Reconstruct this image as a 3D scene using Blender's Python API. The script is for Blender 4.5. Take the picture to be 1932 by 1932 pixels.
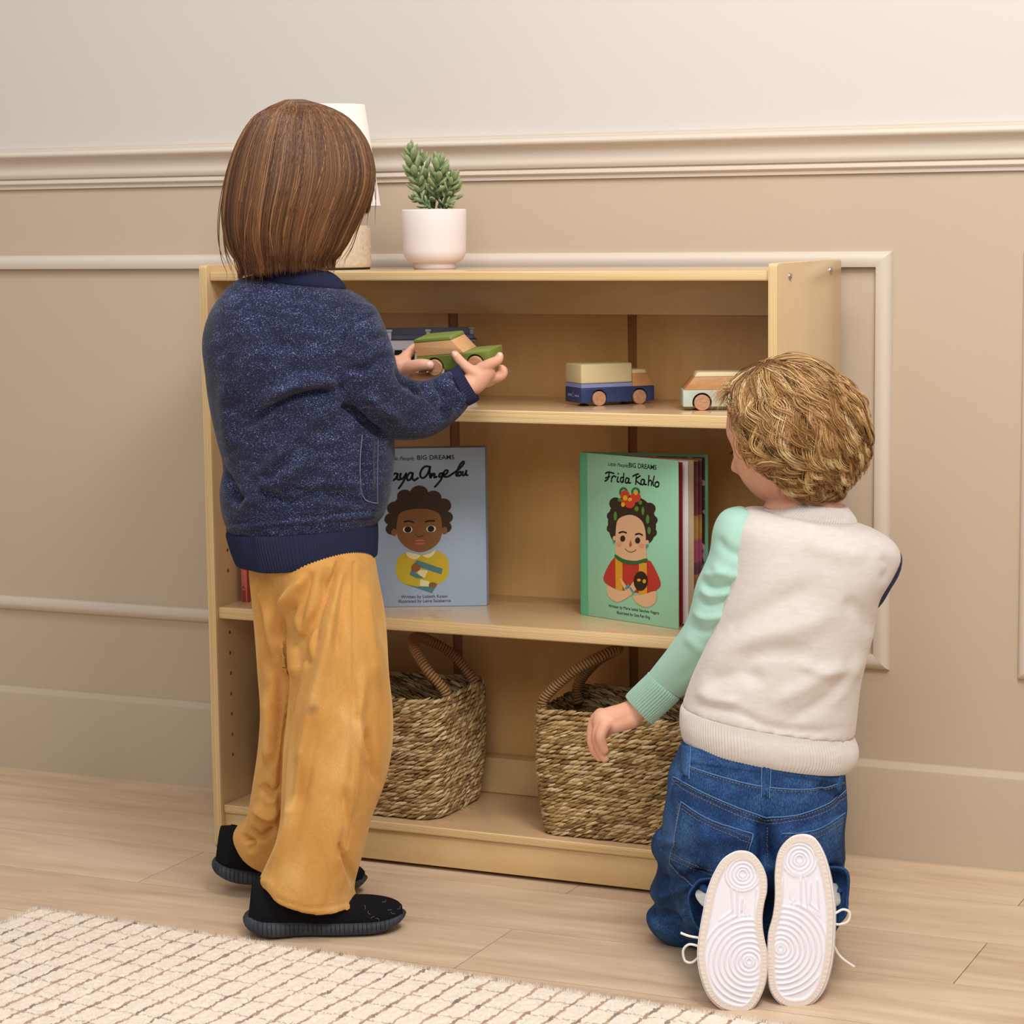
import bpy, bmesh, math, random
import numpy as np
from mathutils import Vector, Matrix, noise as mnoise
for _o in list(bpy.data.objects): bpy.data.objects.remove(_o)
S = bpy.context.scene; COL = S.collection
rng = np.random.default_rng(7); random.seed(7)

# ------------------------------------------------------------------ camera
CAM = np.array([1.9167, -3.07, .9605]); FPX = 4461.776
yaw, pitch, roll = .4282, .1222, -.0113
_f = np.array([-math.sin(yaw)*math.cos(pitch), math.cos(yaw)*math.cos(pitch), -math.sin(pitch)])
_r = np.array([math.cos(yaw), math.sin(yaw), 0.]); _u = np.cross(_r, _f)
CR = _r*math.cos(roll)+_u*math.sin(roll); CU = _u*math.cos(roll)-_r*math.sin(roll); CF = _f
FH = np.array([-math.sin(yaw), math.cos(yaw), 0.])      # horizontal viewing direction
cd = bpy.data.cameras.new('camera'); cam = bpy.data.objects.new('camera', cd); COL.objects.link(cam)
cam.matrix_world = Matrix(((CR[0], CU[0], -CF[0], CAM[0]), (CR[1], CU[1], -CF[1], CAM[1]), (CR[2], CU[2], -CF[2], CAM[2]), (0, 0, 0, 1)))
cd.sensor_width = 36; cd.sensor_fit = 'HORIZONTAL'; cd.lens = FPX/1932*36; cd.clip_start = .05
S.camera = cam
# ------------------------------------------------------------------ light
w = bpy.data.worlds.new('world'); S.world = w; w.use_nodes = True
w.node_tree.nodes['Background'].inputs[0].default_value = (1, .97, .95, 1)
w.node_tree.nodes['Background'].inputs[1].default_value = .31
def area(name, loc, tgt, size, power, col=(1, .93, .85)):
    l = bpy.data.lights.new(name, 'AREA'); l.shape = 'RECTANGLE'; l.size, l.size_y = size; l.energy = power; l.color = col
    o = bpy.data.objects.new(name, l); COL.objects.link(o); o.location = loc
    o.rotation_euler = (Vector(tgt)-Vector(loc)).to_track_quat('-Z', 'Y').to_euler(); return o
area('key_light', (1.9, -1.5, 2.5), (.7, .1, .5), (.7, .7), 40, (1, .965, .935))
area('front_softbox', (1.7, -3.3, 2.3), (.5, 0, .6), (1.5, 1.0), 33, (1, .97, .95))
area('overhead_light', (1.0, -.75, 2.65), (.8, -.1, 0), (1.4, .4), 14, (1, .965, .935))
area('overhead_light', (-.5, -.95, 2.65), (-.3, -.1, 0), (1.4, .4), 9, (1, .965, .935))  # added fill to brighten the left wall, no known lamp there
S.view_settings.view_transform = 'Standard'; S.view_settings.look = 'None'; S.view_settings.gamma = 1
S.view_settings.exposure = 0.0; S.view_settings.use_curve_mapping = False

# ------------------------------------------------------------------ helpers
def lin(c):
    if isinstance(c, str): c = [int(c[i:i+2], 16) for i in (0, 2, 4)]
    return tuple(((x/255)/12.92 if x/255 <= .04045 else ((x/255+.055)/1.055)**2.4) for x in c)+(1,)
def at(a, b, x=None, y=None, z=None, g=None):
    """point where the view ray of a photo pixel meets a plane; g = (base, w) a vertical plane facing the viewer"""
    d = CF+CR*(a-966)/FPX-CU*(b-966)/FPX
    if x is not None: t = (x-CAM[0])/d[0]
    elif y is not None: t = (y-CAM[1])/d[1]
    elif z is not None: t = (z-CAM[2])/d[2]
    else: t = ((np.asarray(g[0])-CAM)@FH+g[1])/(d@FH)
    return CAM+d*t
class Mat:
    def __init__(s, name, col='808080', rough=.6, spec=.5, **k):
        s.m = bpy.data.materials.new(name); s.m.use_nodes = True; s.t = s.m.node_tree; s.b = s.t.nodes['Principled BSDF']
        s.b.inputs['Base Color'].default_value = lin(col); s.b.inputs['Roughness'].default_value = rough
        s.b.inputs['Specular IOR Level'].default_value = spec
        for a, v in k.items(): s.b.inputs[a.replace('_', ' ')].default_value = v
    def n(s, typ, **k):
        q = s.t.nodes.new(typ)
        for a, v in k.items():
            if a.startswith('i_'):
                key = a[2:]; q.inputs[int(key) if key.isdigit() else key.replace('_', ' ')].default_value = v
            else: setattr(q, a, v)
        return q
    def l(s, a, b): s.t.links.new(a, b)
    def coord(s, scale=(1, 1, 1), kind='Object', off=None):
        tc = s.n('ShaderNodeTexCoord'); mp = s.n('ShaderNodeMapping'); mp.inputs['Scale'].default_value = scale
        s.l(tc.outputs[kind], mp.inputs[0])
        if off: s.l(off, mp.inputs['Location'])
        return mp.outputs[0]
    def noise(s, scale, vec=None, detail=4, rough=.55, dist=0):
        q = s.n('ShaderNodeTexNoise'); q.inputs['Scale'].default_value = scale; q.inputs['Detail'].default_value = detail
        q.inputs['Roughness'].default_value = rough; q.inputs['Distortion'].default_value = dist
        s.l(vec if vec is not None else s.coord(), q.inputs['Vector']); return q.outputs['Fac']
    def ramp(s, fac, stops, interp='LINEAR'):
        q = s.n('ShaderNodeValToRGB'); e = q.color_ramp.elements; q.color_ramp.interpolation = interp
        while len(e) < len(stops): e.new(.5)
        for i, (p, c) in enumerate(stops): e[i].position = p; e[i].color = lin(c) if not isinstance(c, tuple) else c
        s.l(fac, q.inputs[0]); return q.outputs[0]
    def mix(s, fac, a, b, mode='MIX'):
        q = s.n('ShaderNodeMix'); q.data_type = 'RGBA'; q.blend_type = mode
        for v, i in ((fac, 0), (a, 6), (b, 7)):
            if hasattr(v, 'is_output') : s.l(v, q.inputs[i])
            else: q.inputs[i].default_value = v
        return q.outputs[2]
    def math(s, op, a, b=0., c=None):
        q = s.n('ShaderNodeMath'); q.operation = op
        for v, i in ((a, 0), (b, 1), (c, 2)):
            if v is None: continue
            if hasattr(v, 'is_output'): s.l(v, q.inputs[i])
            else: q.inputs[i].default_value = v
        return q.outputs[0]
    def sep(s, vec):
        q = s.n('ShaderNodeSeparateXYZ'); s.l(vec, q.inputs[0]); return q.outputs
    def attr(s, name):
        q = s.n('ShaderNodeAttribute'); q.attribute_name = name; return q
    def base(s, c): s.l(c, s.b.inputs['Base Color']); return s
    def bump(s, h, strength=.3, dist=.002):
        q = s.n('ShaderNodeBump'); q.inputs['Strength'].default_value = strength; q.inputs['Distance'].default_value = dist
        s.l(h, q.inputs['Height']); s.l(q.outputs[0], s.b.inputs['Normal']); return s
def empty(name, label, cat, loc=(0, 0, 0), group=None):
    o = bpy.data.objects.new(name, None); COL.objects.link(o); o.location = loc; o.empty_display_size = .05
    o['label'] = label; o['category'] = cat
    if group: o['group'] = group
    return o
def add(name, V, F, mat, parent=None, smooth=True, kind=None, label=None, cat=None, sharp=None, attrs=None, matfn=None):
    """one mesh object from world-space vertices"""
    me = bpy.data.meshes.new(name); V = np.asarray(V, float)
    o = bpy.data.objects.new(name, me); COL.objects.link(o)
    if parent is not None:
        o.parent = parent; off = np.zeros(3); p = parent
        while p is not None: off = off+np.array(p.location); p = p.parent
        V = V-off
    me.from_pydata(V.tolist(), [], [list(map(int, f)) for f in F]) if not isinstance(F, np.ndarray) else fastmesh(me, V, F)
    for m in (mat if isinstance(mat, (list, tuple)) else [mat]): me.materials.append(m.m)
    if smooth: me.polygons.foreach_set('use_smooth', np.ones(len(me.polygons), bool))
    if sharp is not None:
        bm = bmesh.new(); bm.from_mesh(me); lim = math.radians(sharp)
        for e in bm.edges: e.smooth = not (len(e.link_faces) == 2 and e.calc_face_angle(0) > lim)
        bm.to_mesh(me); bm.free()
    if matfn:
        for p in me.polygons: p.material_index = matfn(p)
    if attrs:
        for k, v in attrs.items():
            v = np.asarray(v, float); a = me.color_attributes.new(k, 'FLOAT_COLOR', 'POINT')
            if v.ndim == 1: v = np.stack([v, v, v, np.ones_like(v)], 1)
            if v.shape[1] == 3: v = np.c_[v, np.ones(len(v))]
            a.data.foreach_set('color', v.ravel())
    me.update()
    if kind: o['kind'] = kind
    if label: o['label'] = label
    if cat: o['category'] = cat
    return o
def fastmesh(me, V, F):
    n, k = F.shape; me.vertices.add(len(V)); me.vertices.foreach_set('co', np.ascontiguousarray(V, float).ravel())
    me.loops.add(n*k); me.loops.foreach_set('vertex_index', F.ravel().astype(np.int32))
    me.polygons.add(n); me.polygons.foreach_set('loop_start', np.arange(0, n*k, k, dtype=np.int32))
    me.update(calc_edges=True); me.validate()
def merge(*parts):
    V, F, o = [], [], 0
    for v, f in parts:
        V.append(np.asarray(v, float)); F += [[int(i)+o for i in q] for q in f]; o += len(v)
    return np.concatenate(V), F
def bmout(bm):
    bm.verts.ensure_lookup_table(); V = np.array([v.co[:] for v in bm.verts]); F = [[v.index for v in f.verts] for f in bm.faces]; bm.free(); return V, F
def bbox(lo, hi, bev=.001, seg=2, M=None):
    bm = bmesh.new(); bmesh.ops.create_cube(bm, size=1)
    lo, hi = np.array(lo), np.array(hi)
    for v in bm.verts: v.co = Vector((lo+hi)/2+np.array(v.co)*(hi-lo))
    if bev: bmesh.ops.bevel(bm, geom=list(bm.edges), offset=bev, segments=seg, profile=.5, affect='EDGES')
    bm.normal_update(); bm.verts.index_update(); V, F = bmout(bm)
    return (V if M is None else V@np.array(M)[:3, :3].T+np.array(M)[:3, 3]), F
def prism(poly, d0, d1, ax=1, bev=0, seg=2):
    """polygon in two axes extruded along the third (ax)"""
    bm = bmesh.new(); oth = [i for i in range(3) if i != ax]
    def co(p, d):
        c = [0, 0, 0]; c[oth[0]], c[oth[1]], c[ax] = p[0], p[1], d; return c
    a = [bm.verts.new(co(p, d0)) for p in poly]; b = [bm.verts.new(co(p, d1)) for p in poly]; n = len(poly)
    bm.faces.new(a); bm.faces.new(b[::-1])
    for i in range(n): bm.faces.new((a[i], b[i], b[(i+1) % n], a[(i+1) % n]))
    bmesh.ops.recalc_face_normals(bm, faces=bm.faces)
    if bev: bmesh.ops.bevel(bm, geom=list(bm.edges), offset=bev, segments=seg, profile=.5, affect='EDGES')
    bm.verts.index_update(); return bmout(bm)
def spline(P, n, closed=False):
    P = np.asarray(P, float); m = len(P)
    if m == 2: return P[0]+(P[1]-P[0])*np.linspace(0, 1, n)[:, None]
    t = np.linspace(0, m if closed else m-1, n, endpoint=not closed); out = []
    for x in t:
        i = int(x); i = min(i, m-1 if closed else m-2); k = x-i
        g = (lambda j: P[j % m]) if closed else (lambda j: P[min(max(j, 0), m-1)])
        a, b, c, d = g(i-1), g(i), g(i+1), g(i+2)
        out.append(.5*((2*b)+(-a+c)*k+(2*a-5*b+4*c-d)*k*k+(-a+3*b-3*c+d)*k**3))
    return np.array(out)
def frames(P, up=(0, 0, 1), closed=False):
    P = np.asarray(P); T = (np.roll(P, -1, 0)-np.roll(P, 1, 0)) if closed else np.gradient(P, axis=0)
    T /= np.linalg.norm(T, axis=1)[:, None]+1e-12
    N = np.zeros_like(P); n = np.array(up, float)
    for i in range(len(P)):
        n = n-T[i]*(n@T[i])
        if np.linalg.norm(n) < 1e-5: n = np.cross(T[i], (1, .3, .2))
        n /= np.linalg.norm(n); N[i] = n
    return T, N, np.cross(T, N)
def tube(P, R, k=12, cap=True, closed=False, up=(0, 0, 1), flat=1.):
    P = np.asarray(P, float); R = np.broadcast_to(np.asarray(R, float), (len(P),)); T, N, B = frames(P, up, closed)
    a = np.linspace(0, 2*np.pi, k, endpoint=False); c, s = np.cos(a), np.sin(a)
    V = (P[:, None]+R[:, None, None]*(N[:, None]*c[None, :, None]*flat+B[:, None]*s[None, :, None])).reshape(-1, 3)
    F = []; n = len(P)
    for i in range(n if closed else n-1):
        j = (i+1) % n
        for q in range(k): F.append((i*k+q, i*k+(q+1) % k, j*k+(q+1) % k, j*k+q))
    if cap and not closed: F += [tuple(range(k))[::-1], tuple((n-1)*k+q for q in range(k))]
    return V, F
def loft(rings, cap=True):
    """rings: (n,k,3)"""
    rings = np.asarray(rings); n, k, _ = rings.shape; V = rings.reshape(-1, 3); F = []
    for i in range(n-1):
        for q in range(k): F.append((i*k+q, i*k+(q+1) % k, (i+1)*k+(q+1) % k, (i+1)*k+q))
    if cap: F += [tuple(range(k))[::-1], tuple((n-1)*k+q for q in range(k))]
    return V, F
def lathe(prof, c, k=64):
    a = np.linspace(0, 2*np.pi, k, endpoint=False)
    rings = [[(c[0]+r*np.cos(t), c[1]+r*np.sin(t), c[2]+z) for t in a] for r, z in prof]
    return loft(rings)

# ------------------------------------------------------------------ materials: room
def wood(name, c1, c2, grain=(2, 2, 60), rough=.35, coat=0., bumpy=.0, contrast=(.3, .72), spec=.4):
    m = Mat(name, c1, rough, spec); v = m.coord(grain)
    a = m.noise(1., v, 6, .6, 1.2); b = m.noise(9, v, 3, .6, .3)
    f = m.math('ADD', m.math('MULTIPLY', a, .75), m.math('MULTIPLY', b, .25))
    m.base(m.ramp(f, [(contrast[0], c1), (contrast[1], c2)]))
    if coat: m.b.inputs['Coat Weight'].default_value = coat; m.b.inputs['Coat Roughness'].default_value = .12
    if bumpy: m.bump(b, bumpy, .0005)
    return m
def plyedge(name, axis, thick):
    m = Mat(name, 'dcbb86', .5, .35); v = m.coord((1, 1, 1)); x = m.sep(v)
    st_ = {0: (240, 240, 2.5), 2: (2.5, 240, 240)}[axis]; wob = m.noise(1., m.coord(tuple(q*.12 for q in st_)), 2)
    z = m.math('ADD', m.math('MULTIPLY', x[axis], 7.5/thick), m.math('MULTIPLY', wob, .7))
    s = m.math('SINE', m.math('MULTIPLY', z, 6.283)); fine = m.noise(1, m.coord(st_), 3)
    f = m.math('ADD', m.math('MULTIPLY', s, .34), fine)
    m.base(m.ramp(f, [(.12, 'cda667'), (.45, 'ddbb84'), (.85, 'efd9ae')])); return m
M_wallu = Mat('upper_wall_paint', 'd3cdc6', .7, .25); M_wallu.bump(M_wallu.noise(260, detail=3), .12, .001)
M_walll = Mat('lower_wall_paint', 'c5b49e', .55, .3); M_walll.bump(M_walll.noise(260, detail=3), .12, .001)
M_trim = Mat('trim_paint', 'd6cabb', .38, .4)
M_birch = wood('birch_veneer', 'dcc096', 'd2b07e', (5, 5, 1.2), .3, .35)
M_birchh = wood('birch_veneer_crossgrain', 'e4c794', 'd2ae74', (1.6, 5, 5), .3, .35)
M_birchs = wood('birch_shelf_face', 'd8b68c', 'cdaa7e', (1.5, 7, 7), .22, .6)
M_back = wood('birch_back', 'e2b87c', 'cd9f5e', (6, 6, 1.4), .35, .3)
M_strip = wood('birch_back_strip', 'a8743c', '8f5f2e', (6, 6, 1.4), .4, .1)
M_edgex = plyedge('plywood_edge_upright', 0, .0165); M_edgez = plyedge('plywood_edge_flat', 2, .0165)
M_dark = Mat('hole_dark', '7a5632', .8, .1); M_steel = Mat('bolt_steel', 'b9b2a8', .28, .6, Metallic=1.)

# ------------------------------------------------------------------ the room
WY = .3426; ZR0, ZR1 = 1.044, 1.094
add('wall_back_upper', *bbox((-3, WY, ZR1-.01), (4.2, WY+.1, 2.7), 0), M_wallu, kind='structure', smooth=False)
add('wall_back', *bbox((-3, WY, -.02), (4.2, WY+.1, ZR1-.0105), 0), M_walll, kind='structure', smooth=False)
def mould(prof, p0, p1, out, up, mit0=0, mit1=0):
    """extrude a profile [(o,h)...] from p0 to p1; out = wall normal, up = across; mit = miter slopes"""
    p0, p1, out, up = map(lambda q: np.array(q, float), (p0, p1, out, up)); d = (p1-p0)/np.linalg.norm(p1-p0)
    prof = [(-.002, prof[0][1])]+list(prof)+[(-.002, prof[-1][1])]
    A = [p0+out*o+up*h+d*(h*mit0) for o, h in prof]; B = [p1+out*o+up*h+d*(h*mit1) for o, h in prof]; n = len(prof)
    return np.array(A+B), [(i, i+1, n+i+1, n+i) for i in range(n-1)]+[tuple(range(n))[::-1], tuple(range(n, 2*n))]
def sm(pts, n): return [tuple(p) for p in spline(pts, n)]
OUT = (0, -1, 0)
rail = [(0, .0), (.0052, .0), (.0055, .005)]+sm([(.0055, .006), (.0105, .0085), (.0095, .0145), (.009, .015)], 9)+[(.0075, .0165)]+sm([(.012, .018), (.0145, .024), (.0135, .033), (.015, .042), (.021, .049), (.0275, .0535), (.029, .058), (.0265, .062)], 28)+[(.0225, .0632), (.0225, .0655), (.0205, .0665), (.0205, .0695), (0, .0695)]
add('trim_1', *mould(rail, (-3, WY, ZR1-.069), (4.2, WY, ZR1-.069), OUT, (0, 0, 1)), M_trim, kind='structure', sharp=35)
fp = [(.0, -.0118), (.002, -.0118)]+sm([(.002, -.0118), (.0075, -.0095), (.0115, -.004), (.0125, .002), (.0115, .0085)], 14)+[(.0105, .0112), (0, .0115)]
# picture-frame moulding: h>0 points to the inside of the frame
def frame_trim(name, x0, x1, z0, z1, w=.0125):
    c = .0118
    parts = [mould(fp, (x0+c, WY, z1-c), (x1-c, WY, z1-c), OUT, (0, 0, -1), 1, -1),
             mould(fp, (x1-c, WY, z1-c), (x1-c, WY, z0+c), OUT, (-1, 0, 0), 1, -1),
             mould(fp, (x1-c, WY, z0+c), (x0+c, WY, z0+c), OUT, (0, 0, 1), 1, -1),
             mould(fp, (x0+c, WY, z0+c), (x0+c, WY, z1-c), OUT, (1, 0, 0), 1, -1)]
    return add(name, *merge(*parts), M_trim, kind='structure', sharp=35)
XF = .979; ZF0, ZF1 = .2865, .9111
frame_trim('trim_2', -1.6, XF, ZF0, ZF1)
frame_trim('trim_3', 1.172, 2.9, ZF0, ZF1)
add('baseboard_back', *mould([(0, 0), (.015, 0), (.0155, .134), (.0145, .1385), (.009, .1435), (.0055, .1468), (0, .1475)], (-3, WY, 0), (4.2, WY, 0), OUT, (0, 0, 1)), Mat('baseboard_paint', 'c6b69e', .5, .3), kind='structure', sharp=28)
# floor: planks of 1.22 x 0.185 m
FV, FF, FR = [], [], []
for k in range(-20, 3):
    y0 = -.030+.185*k; off = 0. if k % 2 else .608
    for j in range(-3, 4):
        x0 = off+1.218*j; g = .0006; b = len(FV)
        for x, y, z in ((x0+g, y0+g, 0), (x0+1.218-g, y0+g, 0), (x0+1.218-g, y0+.185-g, 0), (x0+g, y0+.185-g, 0)): FV.append((x, y, z))
        FF.append((b, b+1, b+2, b+3)); FR += [random.random()]*4
        for a_, c_ in ((0, 1), (1, 2), (2, 3), (3, 0)):
            n0 = len(FV); pa, pb = FV[b+a_], FV[b+c_]
            FV += [pa, pb, (pb[0], pb[1], -.003), (pa[0], pa[1], -.003)]; FR += [FR[b]]*4; FF.append((n0+1, n0, n0+3, n0+2))
M_floor = Mat('light_oak_plank', 'c9ab8a', .42, .35)
rn = M_floor.attr('rnd').outputs['Fac']; cv = M_floor.n('ShaderNodeCombineXYZ')
M_floor.l(M_floor.math('MULTIPLY', rn, 37.), cv.inputs[0]); M_floor.l(M_floor.math('MULTIPLY', rn, 91.), cv.inputs[1])
v = M_floor.coord((1.2, 15, 1), off=cv.outputs[0]); a = M_floor.noise(1., v, 7, .62, 1.6); b = M_floor.noise(4, v, 4, .6, .4)
v2 = M_floor.coord((2.2, 9, 1), off=cv.outputs[0]); c = M_floor.noise(1., v2, 3, .5, 2.)
f = M_floor.math('ADD', M_floor.math('MULTIPLY', a, .5), M_floor.math('ADD', M_floor.math('MULTIPLY', b, .2), M_floor.math('MULTIPLY', c, .3)))
f = M_floor.math('ADD', f, M_floor.math('MULTIPLY', M_floor.math('SUBTRACT', rn, .5), .07))
M_floor.base(M_floor.ramp(f, [(.30, 'b89c80'), (.46, 'd0b698'), (.6, 'dfc7aa'), (.75, 'e4ceb2')])); M_floor.bump(b, .08, .0006)
floor = add('floor', FV, FF, M_floor, kind='structure', smooth=False, attrs={'rnd': FR})
sub = bbox((-4, -3.8, -.06), (4.6, .44, -.0025), 0)
add('floor_underlay', *sub, Mat('floor_gap', '6b543c', .8, .1), kind='structure', smooth=False)

# ------------------------------------------------------------------ the bookshelf
SH = empty('bookshelf', 'birch plywood three-shelf bookcase standing against the panelled wall', 'bookshelf', (.457, .15, 0))
T, W, H, D, SB = .0141, .914, .9007, .2987, .0074
def veneer_x(p): return 0 if abs(p.normal.x) > .8 else 1
def veneer_z(p): return 0 if abs(p.normal.z) > .8 else 1
def side(x0, x1):
    bm = bmesh.new(); n = 8; pts = []
    for cx_, cz_, a0 in ((D-.006, H-.006, 0), (.006, H-.006, 90), (.006, .006, 180), (D-.006, .006, 270)):
        for i in range(5): a_ = math.radians(a0+90*i/4); pts.append((cx_+.006*math.cos(a_), cz_+.006*math.sin(a_)))
    V, F = prism(pts, x0, x1, 0, .0016, 2); return V, F
for x0, x1 in ((0, T), (W-T, W)):
    sp = add('side_panel', *side(x0, x1), [M_birch, M_edgex], SH, sharp=40, matfn=veneer_x)
    if x0 == 0:
        V, F = [], []; k = 0
        for z in [.14+.0322*i for i in range(21)]:
            for y in (.0388, .235):
                if abs(z-.385) < .02 or abs(z-.7) < .02: continue
                r = lathe([(0.0001, .0003), (.0024, .0003), (.0030, .0)], (0, 0, 0), 12)
                Vr = np.stack([T+r[0][:, 2]*1.2, y+r[0][:, 0], z+r[0][:, 1]], 1); V.append(Vr); F.append(r[1])
        add('shelf_pin_hole', *merge(*zip(V, F)), M_dark, sp, kind='stuff')
def shelf(name, z1, th, y1=.268):
    return add(name, *bbox((T, SB, z1-th), (W-T, y1, z1), .0022, 3), [M_birchs, M_edgez], SH, sharp=40, matfn=veneer_z)
shelf('top_board', .8906, .0140, .292); shelf('shelf', .6918, .0185); shelf('shelf', .3781, .0183); shelf('bottom_board', .0672, .0135)
add('kick_board', *bbox((T, SB+.005, .006), (W-T, SB+.019, .0536), .001), M_birchh, SH, sharp=40)
# back: three veneer boards between rails, darker strips in the gaps
BY = .268
for xa, xb in ((T, .287), (.3036, .589), (.6035, W-T)):
    add('back_board', *bbox((xa, BY, .05), (xb, BY+.006, .886), .0006, 1), M_back, SH, sharp=40)
for xa, xb in ((.287, .3036), (.589, .6035)):
    add('back_strip', *bbox((xa-.001, BY+.003, .05), (xb+.001, BY+.009, .886), .0004, 1), M_strip, SH, sharp=40)
add('back_rail', *bbox((T, BY-.022, .8195), (W-T, BY-.0005, .877), .0012), M_birchh, SH, sharp=40)
add('back_rail', *bbox((T, BY-.034, .0672), (W-T, BY-.0005, .1232), .0012), M_birchh, SH, sharp=40)
for y, z in ((.0527, .8855), (.2441, .8893), (.0527, .06), (.2441, .06)):
    V, F = lathe([(.0001, .0032), (.0016, .003), (.0018, .0018), (.0026, .0018), (.0036, .0024), (.0050, .0008), (.0052, 0), (.0052, -.001)][::-1], (0, 0, 0), 24)
    add('bolt', np.stack([W+V[:, 2], y+V[:, 0], z+V[:, 1]-.004], 1), F, M_steel, SH, sharp=50)
# ------------------------------------------------------------------ text and flat print
def text_obj(name, body, size, mat, parent, M, depth=.0002, align='CENTER', shear=0, spacing=1., bold=0):
    c = bpy.data.curves.new('txt', 'FONT'); c.body = body; c.size = size; c.align_x = align; c.extrude = depth; c.shear = shear; c.space_character = spacing; c.offset = bold
    t = bpy.data.objects.new('txt', c); COL.objects.link(t); dg = bpy.context.evaluated_depsgraph_get(); dg.update()
    me = bpy.data.meshes.new_from_object(t.evaluated_get(dg)); V = np.array([v.co[:] for v in me.vertices]); F = [list(p.vertices) for p in me.polygons]
    bpy.data.objects.remove(t); M = np.array(M)
    return add(name, V@M[:3, :3].T+M[:3, 3], F, mat, parent, smooth=False)
def plane_M(o, ex, ez):
    """x right on the sheet, y up on the sheet, z out of it"""
    ex, ez = np.array(ex, float), np.array(ez, float); n = np.cross(ex, ez)
    M = np.eye(4); M[:3, 0], M[:3, 1], M[:3, 2], M[:3, 3] = ex, ez, n/np.linalg.norm(n), o; return M
def flat(polys, M, z=.0002):
    """filled polygons (ear-clipped) on a sheet"""
    out = []
    for i, P in enumerate(polys):
        bm = bmesh.new(); vs = [bm.verts.new((x, y, z)) for x, y in P]; f = bm.faces.new(vs); f.normal_update()
        if f.normal.z < 0: f.normal_flip()
        bmesh.ops.triangulate(bm, faces=[f]); bm.verts.index_update(); V, F = bmout(bm)
        out.append((V@M[:3, :3].T+M[:3, 3], F))
    return merge(*out)
def ell(cx, cy, rx, ry, n=28, a0=0, a1=360, rot=0):
    t = np.radians(np.linspace(a0, a1, n, endpoint=(a1-a0 < 360))); x, y = rx*np.cos(t), ry*np.sin(t); c, s = math.cos(rot), math.sin(rot)
    return [(cx+p*c-q*s, cy+p*s+q*c) for p, q in zip(x, y)]
def stroke(lines, M, wd, z=.0003):
    out = []
    for L in lines:
        P = spline(L, max(6, 6*len(L))) if len(L) > 2 else np.array(L, float)
        T = np.gradient(P, axis=0); T /= np.linalg.norm(T, axis=1)[:, None]+1e-9; N = np.stack([-T[:, 1], T[:, 0]], 1)*wd/2
        A, B = P+N, P-N; n = len(P)
        V = np.r_[np.c_[A, np.full(n, z)], np.c_[B, np.full(n, z)]]; F = [(i+1, i, n+i, n+i+1) for i in range(n-1)]
        for q in (P[0], P[-1]):
            e = ell(q[0], q[1], wd/2, wd/2, 8); b = len(V); V = np.r_[V, [(x, y, z) for x, y in e]]; F.append(tuple(range(b, b+8)))
        out.append((V@M[:3, :3].T+M[:3, 3], F))
    return merge(*out)
INK = Mat('print_ink', '1c1a17', .5, .2)

# ------------------------------------------------------------------ toy cars
BEECH = wood('beech', 'd2a06c', 'b98450', (9, 120, 120), .45, 0, contrast=(.3, .7)); BEECHW = wood('beech_wheel', 'd0a181', 'ad7a58', (30, 260, 260), .5, 0, contrast=(.35, .65))
M_black = Mat('arch_shade_black', '17150f', .6, .2)  # for inner cores whose black stands in for shade in the wheel arches
def paint(n, c): return Mat(n, c, .5, .35)
def arch_profile(L, z0, z1, wx, wz, r):
    P = [(0, z1), (0, z0)]
    for x in wx:
        a = math.asin(max(-1, min(1, (z0-wz)/r)))
        P += [(x+r*math.cos(t), wz+r*math.sin(t)) for t in np.linspace(math.pi-a, a, 15)]
    P += [(L, z0), (L, z1)]; return P
def toy_wheels(M, root, wx, wz, r, yb):
    for s in (-1, 1):
        for x in wx:
            V, F = lathe([(.0001, 0), (r-.0008, 0), (r, .0008), (r, .0052), (r-.0008, .006), (.0001, .006)], (0, 0, 0), 32)
            V = np.stack([x+V[:, 0], s*(yb-.0045+V[:, 2]), wz+V[:, 1]], 1)
            if s > 0: F = [f[::-1] for f in F]
            add('wheel', V@M[:3, :3].T+M[:3, 3], [f[::-1] for f in F], BEECHW, root, sharp=40)
def tf(vf, M): return vf[0]@M[:3, :3].T+M[:3, 3], vf[1]
def frameM(o, x, y, z):
    M = np.eye(4); M[:3, 0], M[:3, 1], M[:3, 2], M[:3, 3] = x, y, z, o; return M
# blue delivery truck
th = math.radians(48); hx = np.array([math.cos(th), math.sin(th), 0]); hy = np.array([-math.sin(th), math.cos(th), 0]); UP = np.array([0, 0, 1.])
o_ = np.array([.605, .118, .6918])-.0287*hx+.031*hy; M = frameM(o_, hx, hy, UP); hw = .028
tr = empty('toy_truck', 'small wooden toy truck with cream cargo box on navy chassis, on the upper shelf', 'toy', tuple(o_))
NAVY, LBLUE, CREAM = paint('navy_paint', '34406b'), paint('light_blue_paint', '8a93c4'), paint('cream_paint', 'dcce9f')
L = .119
ch = add('chassis', *tf(prism(arch_profile(L, .0045, .0265, (.0287, .0947), .0107, .0128), -hw, hw, 1, .001), M), NAVY, tr, sharp=40)
add('arch_shade_core', *tf(bbox((.008, -hw+.005, .006), (L-.008, hw-.005, .022), 0), M), M_black, tr, smooth=False)  # dark inner core, added so the cut-through arches look shaded
add('stripe', *tf(bbox((0, -hw, .0267), (.083, hw, .0325), .0004, 1), M), LBLUE, tr, sharp=40)
add('cargo_box', *tf(bbox((0, -hw, .0327), (.083, hw, .0615), .0028, 3), M), CREAM, tr, sharp=50)
add('cab', *tf(prism([(.0832, .0267), (.1172, .0267), (.1065, .0452), (.0832, .0452)], -hw, hw, 1, .0004), M), BEECH, tr, sharp=40)
add('cab_roof', *tf(prism([(.0832, .0454), (.1064, .0454), (.1045, .0500), (.1025, .0512), (.0832, .0512)], -hw+.0005, hw-.0005, 1, .0005), M), CREAM, tr, sharp=50)
toy_wheels(M, tr, (.0287, .0947), .0107, .0107, hw)
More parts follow.
